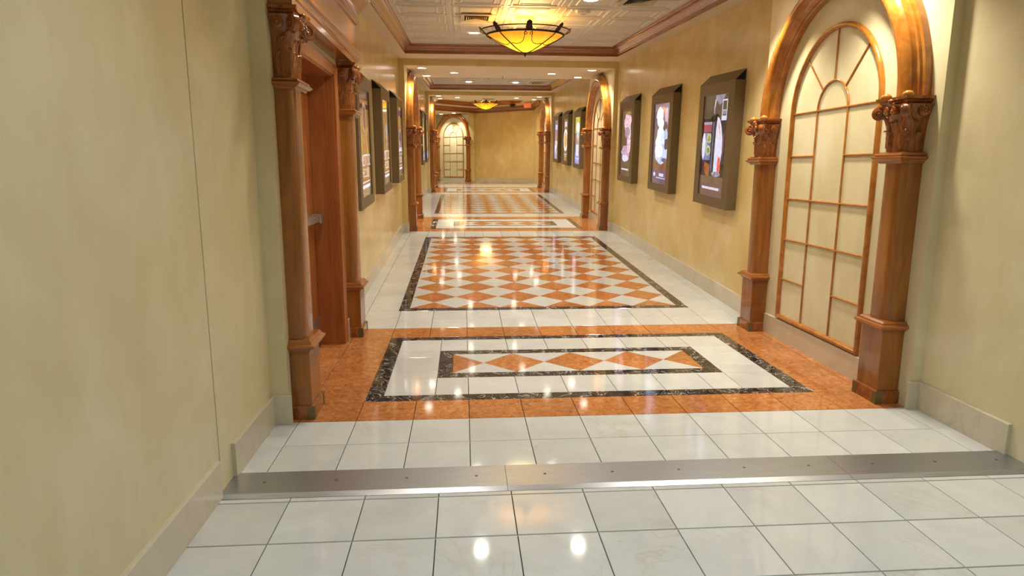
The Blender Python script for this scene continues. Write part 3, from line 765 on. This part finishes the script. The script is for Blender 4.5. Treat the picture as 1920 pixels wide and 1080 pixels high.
def screen(root, bg, shapes, texts=()):
    """bg: material; shapes: (polygon in viewer coordinates, x right y up from the screen centre, material)"""
    zc = 1.7435
    m = MB(); m.box(-.37, .37, .0955, .0975, zc-.5715, zc+.5715); scr = m.build('screen', bg, root)
    lay = 0
    by = {}
    for pts, mt in shapes:
        lay += 1; by.setdefault(mt.name, []).append((pts, mt, lay))
    mats = []; m = MB()
    for pts, mt, l in [x for y in by.values() for x in y]:
        if mt not in mats: mats.append(mt)
        m.m = mats.index(mt); v = .0977+l*.0002
        pts = [(max(-.369, min(.369, x)), max(-.57, min(.57, y))) for x, y in pts]
        m.add([(-x, v, zc+y) for x, y in pts], [tuple(range(len(pts)))])
    if m.f: m.build('picture', mats, scr)
    for (s, x, y, size, sx, mt) in texts:
        c = bpy.data.curves.new('lettering', 'FONT'); c.body = s; c.size = size; c.align_x = 'CENTER'; c.extrude = 0; c.resolution_u = 3
        o = bpy.data.objects.new('lettering', c); me = bpy.data.meshes.new_from_object(o); bpy.data.objects.remove(o)
        me.materials.clear(); me.materials.append(mt)
        o = bpy.data.objects.new('lettering', me); COL.objects.link(o); o.parent = scr
        o.matrix_basis = Matrix.Translation((-x, .1035, zc+y)) @ Matrix(((-sx, 0, 0, 0), (0, 0, 1, 0), (0, 1, 0, 0), (0, 0, 0, 1)))
WH = art((232, 230, 245), (206, 202, 234), .82, 20)
BRN = art((118, 96, 76), (140, 116, 92), .55, 3); BRN2 = art((150, 112, 66), (120, 88, 56), .6, 5); BR3 = art((110, 84, 78), (124, 98, 90), .5, 3)
def dashes(x0, x1, y, h_, mt, n=9, seed=1):
    rr = random.Random(seed); out = []; x = x0
    while x < x1: w_ = rr.uniform(.014, .04); out.append((box2(x, min(x+w_, x1), y, y+h_), mt)); x += w_+.004
    return out
def scene_R1():   # tall bottle, white curve and jars on a shelf
    s = [(box2(-.37, .37, .10, .571), art((124, 104, 80), (104, 84, 70), .5, 3)), (box2(-.37, .37, -.571, -.42), art((134, 98, 92), (120, 88, 86), .55, 3)), (box2(-.37, .36, -.34, .31), art((74, 54, 50), (52, 38, 40), .5, 6)),
         (box2(-.35, -.05, .16, .26), art((186, 56, 56), (140, 80, 100), .85, 22)), (box2(-.35, -.05, .245, .275), art((190, 180, 200), (150, 130, 150), .8, 40)), (box2(-.35, -.05, -.16, .15), art((140, 146, 176), (100, 104, 130), .75, 16))]
    for x, y in ((-.16, .09), (-.17, -.05), (-.29, .02)): s += [(ell(x, y, .078, .058), art((196, 204, 190), (150, 160, 130), .85, 30)), (ell(x, y, .040, .030), art((180, 170, 60), (90, 110, 50), .8, 26))]
    s += [(blob(-.315, .0, .055, .15, 3, amt=.1), WH), (ell(-.12, -.22, .14, .12, a0=pi*.9, a1=2*pi), art((186, 110, 64), (130, 70, 44), .7, 14)), (box2(-.09, .03, -.33, .30), art((34, 28, 34), (92, 84, 96), .5, 10)), (box2(-.045, -.03, -.28, .27), art((170, 168, 190), (120, 116, 130), .8, 20)),
          (ell(-.03, .31, .10, .035), art((40, 36, 44), (20, 18, 22), .5)), (ell(.05, .33, .05, .03), art((30, 26, 32), (16, 14, 18), .5)),
          ([(.07, .33), (.14, .30), (.20, .21), (.25, .08), (.26, -.06), (.23, -.18), (.17, -.28), (.08, -.33), (.04, -.30), (.04, -.05), (.045, .18)], WH), ([(.09, .31), (.15, .23), (.20, .08), (.18, .10), (.11, .22)], art((206, 140, 120), (226, 196, 196), .85, 20)),
          ([(.255, .10), (.30, .16), (.31, -.06), (.28, -.16), (.26, -.08)], art((150, 84, 96), (110, 70, 84), .6, 20)), (blob(.19, -.22, .05, .10, 8), art((190, 50, 44), (230, 120, 100), .9, 25)), (ell(.12, -.31, .13, .03), art((180, 180, 210), (120, 110, 130), .8, 20)),
          ([(-.03, .52), (-.055, .42), (-.05, .36), (-.03, .36), (-.03, .42), (.0, .52)], art((205, 200, 220), (160, 156, 176), .9)), (box2(-.048, -.034, .30, .37), art((150, 90, 60), (120, 70, 50), .6)),
          ([(-.03, .565), (.26, .565), (.18, .48), (.10, .455), (.03, .50), (-.02, .53)], art((166, 162, 184), (120, 112, 124), .8, 12))]
    s += [(box2(.185, .20, .29, .51), WH), (box2(.315, .33, .29, .51), WH), (box2(.185, .33, .495, .51), WH), (box2(.185, .33, .285, .335), WH), (box2(.205, .31, .35, .385), art((190, 186, 200), (120, 110, 120), .7, 60)), (box2(.20, .315, .39, .398), WH)]
    return BRN, s+dashes(-.27, .26, -.49, .028, WH, seed=2), ()
def scene_R2():   # pale smoke
    a = art((196, 208, 240), (228, 232, 252), 1.0, 8); b_ = art((160, 170, 205), (205, 212, 240), .9, 9)
    s = [(box2(-.37, .37, .46, .571), art((160, 146, 170), (130, 112, 124), .65, 4)), (box2(-.37, .37, -.37, -.25), art((150, 104, 70), (128, 90, 70), .65, 4)), (box2(-.37, .37, -.571, -.37), art((130, 104, 128), (118, 92, 104), .6, 4)),
         (blob(-.10, .39, .17, .13, 1), a), (blob(-.02, .26, .11, .12, 2), a), (blob(-.04, .12, .20, .12, 11), a), (blob(-.04, .02, .24, .12, 4), a), (blob(.04, -.14, .33, .13, 5), b_), (blob(-.08, -.10, .22, .10, 8), a), (blob(.22, .38, .08, .13, 6), art((170, 150, 190), (200, 180, 210), .8, 20)),
         (blob(.20, .23, .07, .08, 12), art((90, 76, 84), (120, 84, 80), .6, 14)), (blob(.22, .12, .08, .09, 7), b_), (blob(-.27, .20, .07, .16, 9), art((120, 96, 104), (96, 78, 86), .6, 10)), (blob(.26, .0, .08, .08, 13), art((110, 96, 110), (90, 78, 88), .6, 10)), (blob(.2, -.22, .12, .03, 14), art((80, 84, 110), (120, 124, 150), .7, 30))]
    s += [(ell(-.24, -.44, .05, .03), WH)]+dashes(.0, .22, -.46, .045, WH, seed=5)+dashes(-.14, .30, -.49, .014, b_, seed=6)
    return art((138, 112, 108), (122, 104, 124), .6, 4), s, ()
def scene_R3():   # flowers in glass
    f = art((236, 226, 244), (190, 110, 130), 1.0, 30); g_ = art((206, 200, 235), (150, 90, 80), .95, 26)
    s = [(blob(.05, .34, .24, .17, 2), f), (blob(.05, .17, .20, .09, 5), art((120, 80, 66), (200, 180, 200), .8, 22)), (box2(-.01, .03, -.12, .12), art((180, 160, 170), (120, 90, 80), .6, 14)), (box2(.06, .075, -.12, .12), WH),
         (blob(-.02, -.18, .30, .13, 6), g_), (blob(.20, -.02, .12, .16, 7), f), (blob(-.05, -.27, .22, .06, 9), WH), (blob(.10, .50, .16, .03, 3), art((190, 150, 70), (120, 90, 50), .8, 30)), (ell(.26, .22, .02, .14, 20, .4), WH), (box2(.30, .33, -.44, -.32), art((170, 100, 50), (120, 80, 50), .7, 40))]
    return art((104, 74, 52), (128, 96, 66), .6, 4), s+dashes(-.27, .24, -.475, .026, WH, seed=8), ()
def scene_A():
    s = [(box2(-.37, .37, .18, .571), art((214, 190, 90), (170, 180, 80), .9, 5)), (box2(-.37, .37, -.571, -.30), art((120, 130, 190), (150, 156, 220), .9, 5)), (blob(.02, .32, .22, .13, 1), art((190, 205, 255), (235, 235, 255), 1.1, 12)),
         (blob(.0, .02, .16, .25, 2), art((205, 210, 235), (170, 190, 190), .9, 12)), ([(-.24, .14), (-.10, .10), (.06, -.02), (.12, -.14), (-.02, -.16), (-.18, -.02)], art((200, 90, 60), (220, 150, 120), .85, 20)),
         ([(-.22, -.10), (.20, -.10), (.16, -.34), (.08, -.38), (-.12, -.38), (-.20, -.32)], WH)]
    return art((120, 130, 140), (150, 140, 110), .7, 6), s+dashes(-.26, .26, -.455, .03, WH, seed=3)+dashes(-.10, .14, -.50, .014, WH, seed=4), ()
def scene_B():
    s = [(box2(-.18, .22, .36, .50), art((214, 210, 240), (180, 176, 220), .9, 30)), (ell(0, 0, .34, .30), art((214, 220, 250), (240, 240, 255), 1.05, 10)), (ell(0, .0, .26, .23), art((190, 130, 60), (226, 190, 120), .9, 26)),
         (blob(.02, .02, .17, .17, 4), art((150, 160, 70), (230, 180, 90), .9, 30)), (blob(-.05, -.08, .10, .07, 6), art((190, 80, 50), (226, 160, 110), .9, 30))]
    return art((160, 120, 80), (134, 104, 86), .6, 4), s+dashes(-.20, .22, -.40, .022, WH, seed=6)+dashes(-.12, .14, -.45, .014, WH, seed=7), ()
def scene_C():
    s = [(box2(-.16, .26, .30, .44), art((206, 206, 250), (170, 170, 230), .95, 30)), (box2(-.37, .37, -.571, -.30), art((140, 130, 180), (170, 160, 200), .8, 5)), (blob(.04, .08, .20, .20, 3), art((190, 110, 70), (160, 120, 130), .85, 18)),
         ([(-.25, -.06), (.0, -.02), (.30, -.06), (.16, -.22), (-.05, -.34), (-.22, -.38), (-.28, -.22)], WH), (blob(-.06, -.12, .10, .05, 5), art((200, 90, 60), (230, 150, 120), .9, 22))]
    return art((150, 140, 180), (120, 100, 120), .7, 4), s+dashes(-.18, .18, -.40, .022, WH, seed=9), ()
TXT = art((232, 228, 226), (214, 206, 206), .8, 20)
MOTT = (('MOTT 32', .0, -.235, .185, .92, TXT), ('\u5345\u4e8c\u516c\u9928', .0, -.355, .125, .95, TXT))
def scene_L(kind):
    be = art((196, 156, 104), (160, 118, 70), .6, 14)
    s = [(box2(-.37, .37, -.571, -.43), art((150, 128, 96), (130, 104, 74), .55, 6)), (box2(-.30, .30, -.415, -.402), TXT), (box2(-.30, .30, -.475, -.44), WH)]
    if kind == 1:
        s += [(box2(-.37, .37, .47, .571), art((90, 62, 50), (120, 96, 84), .5, 8)), (box2(-.37, .37, .38, .43), art((60, 40, 54), (96, 60, 50), .5, 12)),
              (ell(.04, .29, .155, .165), art((206, 182, 160), (170, 140, 120), .6, 14)), (ell(.04, .28, .11, .13), art((150, 104, 84), (120, 80, 84), .6, 24)),
              ([(-.30, .30), (-.20, .33), (-.12, .20), (-.14, .02), (-.20, -.16), (-.26, -.18), (-.30, .05)], be), ([(-.08, .08), (.30, .20), (.33, .14), (.0, .0), (-.08, -.02)], be),
              ([(.12, .10), (.24, .05), (.26, -.12), (.20, -.18), (.15, -.06)], be)]
    elif kind == 2:
        s += [(ell(-.06, .0, .10, .21), art((196, 176, 160), (160, 130, 110), .6, 10)), (ell(-.06, .0, .075, .18), BRN2), (ell(.14, .10, .09, .17), art((200, 200, 216), (130, 110, 100), .65, 16)), (ell(-.14, .38, .09, .11), be), (box2(.26, .36, .10, .50), art((60, 100, 90), (70, 80, 120), .5, 10))]
    else:
        s += [(box2(-.37, .37, .40, .52), art((60, 44, 70), (80, 70, 120), .5, 10)), (box2(-.10, .12, .14, .42), be), (ell(.06, -.0, .19, .20), art((196, 204, 240), (120, 130, 180), .8, 12)), (ell(.05, .02, .14, .15), art((60, 40, 44), (110, 70, 60), .5, 12)),
              (ell(.0, -.06, .08, .08), art((210, 150, 120), (180, 110, 90), .7, 16)), (box2(-.28, .34, -.165, -.145), WH), (box2(-.30, .30, -.20, -.17), art((70, 50, 60), (50, 36, 40), .5))]
    return art((146, 104, 58), (170, 124, 74), .62, 5), s, MOTT
def scene_F(kind):
    s = [(box2(-.37, .37, -.571, -.36), art((170, 180, 230), (140, 146, 190), .8, 6)), (blob(0, .05, .26, .34, kind), art((230, 206, 160), (200, 150, 90), .85, 12)), (blob(.05, .34, .2, .14, kind+3), art((210, 160, 60), (120, 90, 70), .8, 14))]
    return art((190, 160, 110), (150, 120, 90), .7, 5), s+dashes(-.2, .2, -.46, .02, WH, seed=kind), ()
CAB = [('R', 7.59, 'bronze wall display showing a tall bottle, jars and a white curve, nearest right one', scene_R1()),
       ('R', 9.66, 'bronze wall display with pale blue smoke picture, second on the right wall', scene_R2()),
       ('R', 11.73, 'bronze wall display with white flowers and glass picture, third on the right wall', scene_R3()),
       ('R', 16.76, 'bronze wall display with a hand and white cup, just past the middle right arch', scene_A()),
       ('R', 18.73, 'bronze wall display with a round plate of food beyond the middle right arch', scene_B()),
       ('R', 20.62, 'bronze wall display with lilac picture and white swirl, last before the far right arch', scene_C()),
       ('L', 7.58, 'bronze wall display with brown restaurant poster and a pale oval, next to the door column', scene_L(1)),
       ('L', 9.63, 'bronze wall display with brown poster of two upright ovals, second on the left wall', scene_L(2)),
       ('L', 11.75, 'bronze wall display with brown poster of a blue rimmed oval, third on the left wall', scene_L(3)),
       ('L', 16.80, 'bronze wall display with golden picture seen narrowly past the middle left arch', scene_F(1)),
       ('L', 18.75, 'bronze wall display with beige picture, second past the middle left arch', scene_F(2)),
       ('L', 20.65, 'bronze wall display with bluish picture, last before the far left arch', scene_F(3))]
for i, (sd, s, lab, (bg, shp, txt)) in enumerate(CAB):
    M = on_wall(sd, s)
    if i == 0: cab = copy_tree(cab0, M)
    else: cab = copy_tree(cab0, M)
    screen(cab, bg, shp, txt); tag(cab, lab, 'display', 'display cabinets on the side walls')
for k in ALLKIDS(cab0): bpy.data.objects.remove(k)
bpy.data.objects.remove(cab0)

# ================================================================== CEILING FITTINGS
def make_downlight():
    r = empty('downlight')
    m = MB(); m.lathe([(.095, 0), (.100, -.004), (.096, -.008), (.080, -.006), (.074, .004)], 28); m.v = m.v
    m = MB(); pr = [(.102, 0), (.100, -.006), (.090, -.009), (.080, -.006), (.078, .0)]
    m.loft([[(a*math.cos(2*pi*k/28), a*math.sin(2*pi*k/28), z) for k in range(28)] for a, z in pr], cap=False); m.build('trim_ring', RIMW, r, smooth=.9)
    m = MB(); m.lathe([(.0795, -.003), (.0795, -.0045), (.04, -.0065)], 28); m.build('lens', LAMP, r, smooth=.9)
    return r
dl0 = make_downlight(); used = [False]
def downlight(X, S, z, zone, E, colr, label, spot=2.3, blend=.7, group='recessed ceiling downlights'):
    M = zone @ Matrix.Translation((X, S, z-.001))
    if used[0]: o = copy_tree(dl0, M)
    else: o = dl0; o.matrix_basis = M; used[0] = True
    tag(o, label, 'ceiling light', group)
    L = bpy.data.lights.new('lamp', 'SPOT'); L.energy = E; L.color = colr; L.spot_size = spot; L.spot_blend = blend; L.shadow_soft_size = .07
    lo = bpy.data.objects.new('lamp', L); COL.objects.link(lo); lo.matrix_basis = zone @ Matrix.Translation((X, S, z-.03))
BN = ['closest', 'middle', 'farthest']
for k, s in enumerate(BAYS):
    zn = Z0 if k == 0 else Z1; hz = H0 if k == 0 else HB; e = 1.0
    for X, off, sd in ((-.77 if k else -.62, .43, 'left'), (-.77 if k else -.62, 2.12, 'left'), (2.545, .41, 'right'), (2.545, 2.02, 'right')):
        downlight(X, s+off, hz, zn, E_BAY*(.22 if k == 0 and sd == 'left' else 1), WARM, 'round recessed downlight close to the %s wall, at the %s side of the %s portal' % (sd, 'near' if off < 1 else 'far', BN[k]), 2.0)
    for X, off, sd in ((-.16, 1.33, 'left'), (1.86, 1.25, 'right')):
        downlight(X, s+off, hz, zn, E_MID, NEUT, 'round recessed downlight in the %s half of the flat %s portal ceiling' % (sd, BN[k]))
for X, S, lab in ((.193, 10.72, 'behind the big amber bowl lamp, toward its left'), (1.489, 10.72, 'behind the big amber bowl lamp, toward its right'), (1.489, 8.08, 'in front of the big amber bowl lamp, near the smoke detector'), (.193, 8.08, 'in front of the big amber bowl lamp, toward the left'),
                  (.2, 20.17, 'at the far end of the second tray, left of the two'), (1.58, 20.22, 'at the far end of the second tray, right of the two'), (.2, 17.5, 'at the near end of the second tray, left of the two'), (1.58, 17.5, 'at the near end of the second tray, right of the two')):
    downlight(X, S, HT-.002, Z1, E_SEC, NEUT, 'round recessed downlight '+lab)
for X in (.0, 1.8):
    for S, q in ((-1.9, 'farthest behind'), (.1, 'just behind'), (2.0, 'just ahead of')): downlight(X, S, H0, Z0, E_NEAR, COOL, 'recessed downlight overhead on the %s side, %s the camera' % ('left' if X < 1 else 'right', q), group='downlights overhead before the threshold')
for t_ in (.35, .78):
    p = AL0.lerp(AL1, .40+.5*t_)+an*.45; downlight(p.x, p.y, 3.02, Z2, E_BAY*.9, WARM, 'small recessed downlight over the %s shoulder of the far end arch' % ('left' if t_ < .5 else 'right'), 2.0)
downlight(1.9, 26.6, 3.36, Z2, E_END, WARM, 'recessed downlight near the bare yellow end wall'); downlight(-.3, 27.0, 3.36, Z2, E_END, WARM, 'recessed downlight hidden up in the end room tray')
downlight(-2.6, 30.2, 3.36, Z2, E_END, WARM, 'recessed downlight round the corner of the end room')

def make_chandelier():
    r = empty('bowl_chandelier')
    m = MB(); m.lathe([(.132, 0), (.132, -.02), (.120, -.034), (.02, -.040)], 32); m.build('canopy', CANOPY, r, smooth=.6)
    for k in range(3):
        a = 2*pi*k/3+.5; m = MB(); m.tube([(.09*math.cos(a), .09*math.sin(a), -.03), (.12*math.cos(a), .12*math.sin(a), -.09), (.22*math.cos(a), .22*math.sin(a), -.16), (.50*math.cos(a), .50*math.sin(a), -.225)], .006, 6); m.build('hanger_rod', CANOPY, r, smooth=2)
    cir = lambda R, z, n=56: [(R*math.cos(2*pi*k/n), R*math.sin(2*pi*k/n), z) for k in range(n)]
    m = MB(); m.tube(cir(.60, -.172), .0085, 6, True); m.build('outer_ring', IRON, r, smooth=2)
    m = MB(); m.tube(cir(.515, -.224), .014, 8, True); m.build('bowl_rim', IRON, r, smooth=2)
    pf = [(.508, -.222), (.465, -.252), (.40, -.288), (.30, -.336), (.20, -.384), (.11, -.421), (.03, -.440)]
    inn = [(a-.008 if a > .02 else a, z+.008) for a, z in pf][::-1]
    m = MB(); m.loft([[(a*math.cos(2*pi*k/48), a*math.sin(2*pi*k/48), z) for k in range(48)] for a, z in pf+inn], cap=False); m.build('glass_bowl', BOWL, r, smooth=2)
    m = MB(); m.lathe([(.03, -.438), (.045, -.446), (.03, -.456), (.012, -.462), (.016, -.474), (.006, -.488), (.002, -.504)], 14); m.build('finial', IRON, r, smooth=.9)
    for k in range(8):
        a = 2*pi*k/8-pi/2; c, s = math.cos(a), math.sin(a)
        if k % 2: m = MB(); m.tube([((q[0]+.008)*c, (q[0]+.008)*s, q[1]-.006) for q in pf], .007, 6); m.build('rib', IRON, r, smooth=2)
        else:
            def on(ang, t):
                n = len(pf)-1; i = min(int(t*n), n-1); f = t*n-i; R = pf[i][0]*(1-f)+pf[i+1][0]*f+.010; z = pf[i][1]*(1-f)+pf[i+1][1]*f-.006
                return (R*math.cos(a+ang), R*math.sin(a+ang), z)
            for sgn in (-1, 1):
                m = MB(); pts = [on(sgn*.02*q/.1*1.0, .02) for q in (0,)]
                pts = [on(sgn*x, t) for x, t in ((.0, .01), (.07, .03), (.10, .10), (.11, .2), (.12, .32), (.16, .45), (.28, .53), (.50, .56), (.72, .52))]
                m.tube(pts, .0045, 5); lp = [on(sgn*(.075+.04*math.cos(q)), .17+.06*math.sin(q)) for q in [2*pi*i/14 for i in range(14)]]; m.tube(lp, .004, 5, True); m.build('scroll_wire', IRON, r, smooth=2)
        # leaf clip rising from the rim over the outer ring
        m = MB(); d = Vector((c, s, 0)); t = Vector((-s, c, 0)); rows_ = []
        for i in range(7):
            q = i/6; ctr = d*(.515+.10*q)+Vector((0, 0, -.222+.092*q)); wv = .048*(1-.40*q)*(1+.18*math.cos(q*pi*5))
            rows_.append([tuple(ctr+t*wv*e+Vector((0, 0, (.010-.010*abs(e))+o_))) for e, o_ in ((-1, 0), (0, .004), (1, 0), (1, -.008), (0, -.010), (-1, -.008))])
        m.loft(rows_); m.build('leaf_clip', IRON, r, smooth=.9)
    return r
ch = make_chandelier(); ch.matrix_basis = Z1 @ Matrix.Translation((.85, 9.35, HT))
tag(ch, 'large amber glass bowl lamp with iron ring and leaves under the first tray ceiling', 'chandelier', 'amber bowl lamps')
ch2 = copy_tree(ch, Z2 @ Matrix.Translation((.93, 27.0, 3.36)))
tag(ch2, 'distant amber glass bowl lamp in the end room before the bare yellow wall', 'chandelier', 'amber bowl lamps')
for zn, p in ((Z1, (.85, 9.35, HT)), (Z2, (.93, 27.0, 3.36))):
    for q in ((.22, 0), (-.22, 0), (0, .22), (0, -.22)):
        L = bpy.data.lights.new('bulb', 'POINT'); L.energy = E_CHAND*.16; L.color = (1, .72, .30); L.shadow_soft_size = .05
        lo = bpy.data.objects.new('bulb', L); COL.objects.link(lo); lo.matrix_basis = zn @ Matrix.Translation((p[0]+q[0], p[1]+q[1], p[2]-.22))
    L = bpy.data.lights.new('bowl_glow', 'AREA'); L.shape = 'DISK'; L.size = .5; L.energy = E_CHAND*.3; L.color = (1, .70, .25)
    lo = bpy.data.objects.new('bowl_glow', L); COL.objects.link(lo); lo.matrix_basis = zn @ Matrix.Translation((p[0], p[1], p[2]-.52))

def vent(X, S, z, zone, sx, sy, lab):
    r = empty('air_vent', zone @ Matrix.Translation((X, S, z)), label=lab, cat='vent', group='ceiling air vents')
    m = MB(); o, i_ = (sx, sy), (sx-.05, sy-.05)
    m.loft([[(-o[0], -o[1], 0), (o[0], -o[1], 0), (o[0], o[1], 0), (-o[0], o[1], 0)], [(-o[0], -o[1], -.008), (o[0], -o[1], -.008), (o[0], o[1], -.008), (-o[0], o[1], -.008)], [(-i_[0], -i_[1], -.012), (i_[0], -i_[1], -.012), (i_[0], i_[1], -.012), (-i_[0], i_[1], -.012)]], cap=False)
    m.build('vent_frame', VENTM, r)
    m = MB(); m.box(-i_[0], i_[0], -i_[1], i_[1], -.004, -.003); m.build('vent_opening', DARK, r)
    for k in range(5):
        f = .85-.17*k
        m = MB(); a, b = i_[0]*f, i_[1]*f
        m.loft([[(-a, -b, -.020), (a, -b, -.020), (a, b, -.020), (-a, b, -.020)], [(-a*.9, -b*.9, -.006), (a*.9, -b*.9, -.006), (a*.9, b*.9, -.006), (-a*.9, b*.9, -.006)]], cap=False); m.build('vent_vane', VENTM, r)
vent(.20, 9.35, HT-.012, Z1, .21, .26, 'square cream air vent beside the big amber bowl lamp'); vent(2.05, 8.05, HT-.012, Z1, .21, .26, 'air vent at the top edge, right of the first tray downlight')
vent(2.20, 20.1, HT-.012, Z1, .21, .26, 'air vent in the second tray ceiling, right of its downlights'); vent(.91, 24.1, HB, Z1, .24, .26, 'air vent over the middle of the farthest portal')
sd_ = empty('smoke_detector', Z1 @ Matrix.Translation((1.514, 8.74, HT)), label='round white smoke detector on the first tray ceiling', cat='smoke detector')
m = MB(); m.lathe([(.10, 0), (.10, -.012), (.092, -.02), (.088, -.04), (.06, -.048)], 28); m.build('housing', RIMW, sd_, smooth=.6)
m = MB(); m.lathe([(.035, -.046), (.035, -.052), (.02, -.055)], 16); m.build('sensor_cap', VENTM, sd_, smooth=.6)
for X, S, z, lab in ((.888, 15.0, HB, 'tiny ceiling sprinkler in the middle portal'), (.72, 18.6, HT, 'tiny ceiling sprinkler under the second tray'), (.95, 24.9, HB, 'tiny ceiling sprinkler in the farthest portal')):
    r = empty('sprinkler', Z1 @ Matrix.Translation((X, S, z)), label=lab, cat='sprinkler', group='ceiling sprinklers')
    m = MB(); m.lathe([(.035, 0), (.035, -.006), (.012, -.012)], 14); m.build('escutcheon', RIMW, r, smooth=.6)
    m = MB(); m.lathe([(.010, -.01), (.010, -.04), (.006, -.045), (.022, -.048), (.022, -.051)], 12); m.build('sprinkler_head', ALU, r, smooth=.6)
r = empty('dome_camera', Z2 @ Matrix.Translation((2.06, 27.75, 3.2)), label='dark dome security camera on the end room ceiling', cat='camera')
m = MB(); m.lathe([(.13, 0), (.13, -.03), (.10, -.035)], 20); m.build('mount_ring', DARK, r, smooth=.6)
m = MB(); m.lathe([(.10, -.03), (.095, -.06), (.07, -.10), (.03, -.12), (.001, -.125)], 20); m.build('dome', plain('smoked_dome', (20, 16, 14), .1), r, smooth=2)
r = empty('exit_sign', Z2 @ Matrix.Translation((2.57, 26.6, 3.07)) @ Matrix.Rotation(-.7, 4, 'Z'), label='small red glowing exit sign hanging near the far right corner', cat='sign')
m = MB(); m.box(-.16, .16, 0, .03, -.105, .105); m.build('sign_plate', plain('clear_sign_plate', (200, 170, 130), .2), r, bevel=.004)
m = MB(); m.box(-.16, .16, -.01, .04, .105, .13); m.build('sign_mount', ALU, r)
c = bpy.data.curves.new('exit_letters', 'FONT'); c.body = 'EXIT'; c.size = .17; c.align_x = 'CENTER'; c.extrude = .002
o = bpy.data.objects.new('exit_letters', c); me = bpy.data.meshes.new_from_object(o); bpy.data.objects.remove(o); me.materials.clear(); me.materials.append(REDS)
o = bpy.data.objects.new('exit_letters', me); COL.objects.link(o); o.parent = r; o.matrix_basis = Matrix.Translation((0, -.004, -.06)) @ Matrix.Rotation(pi/2, 4, 'X')
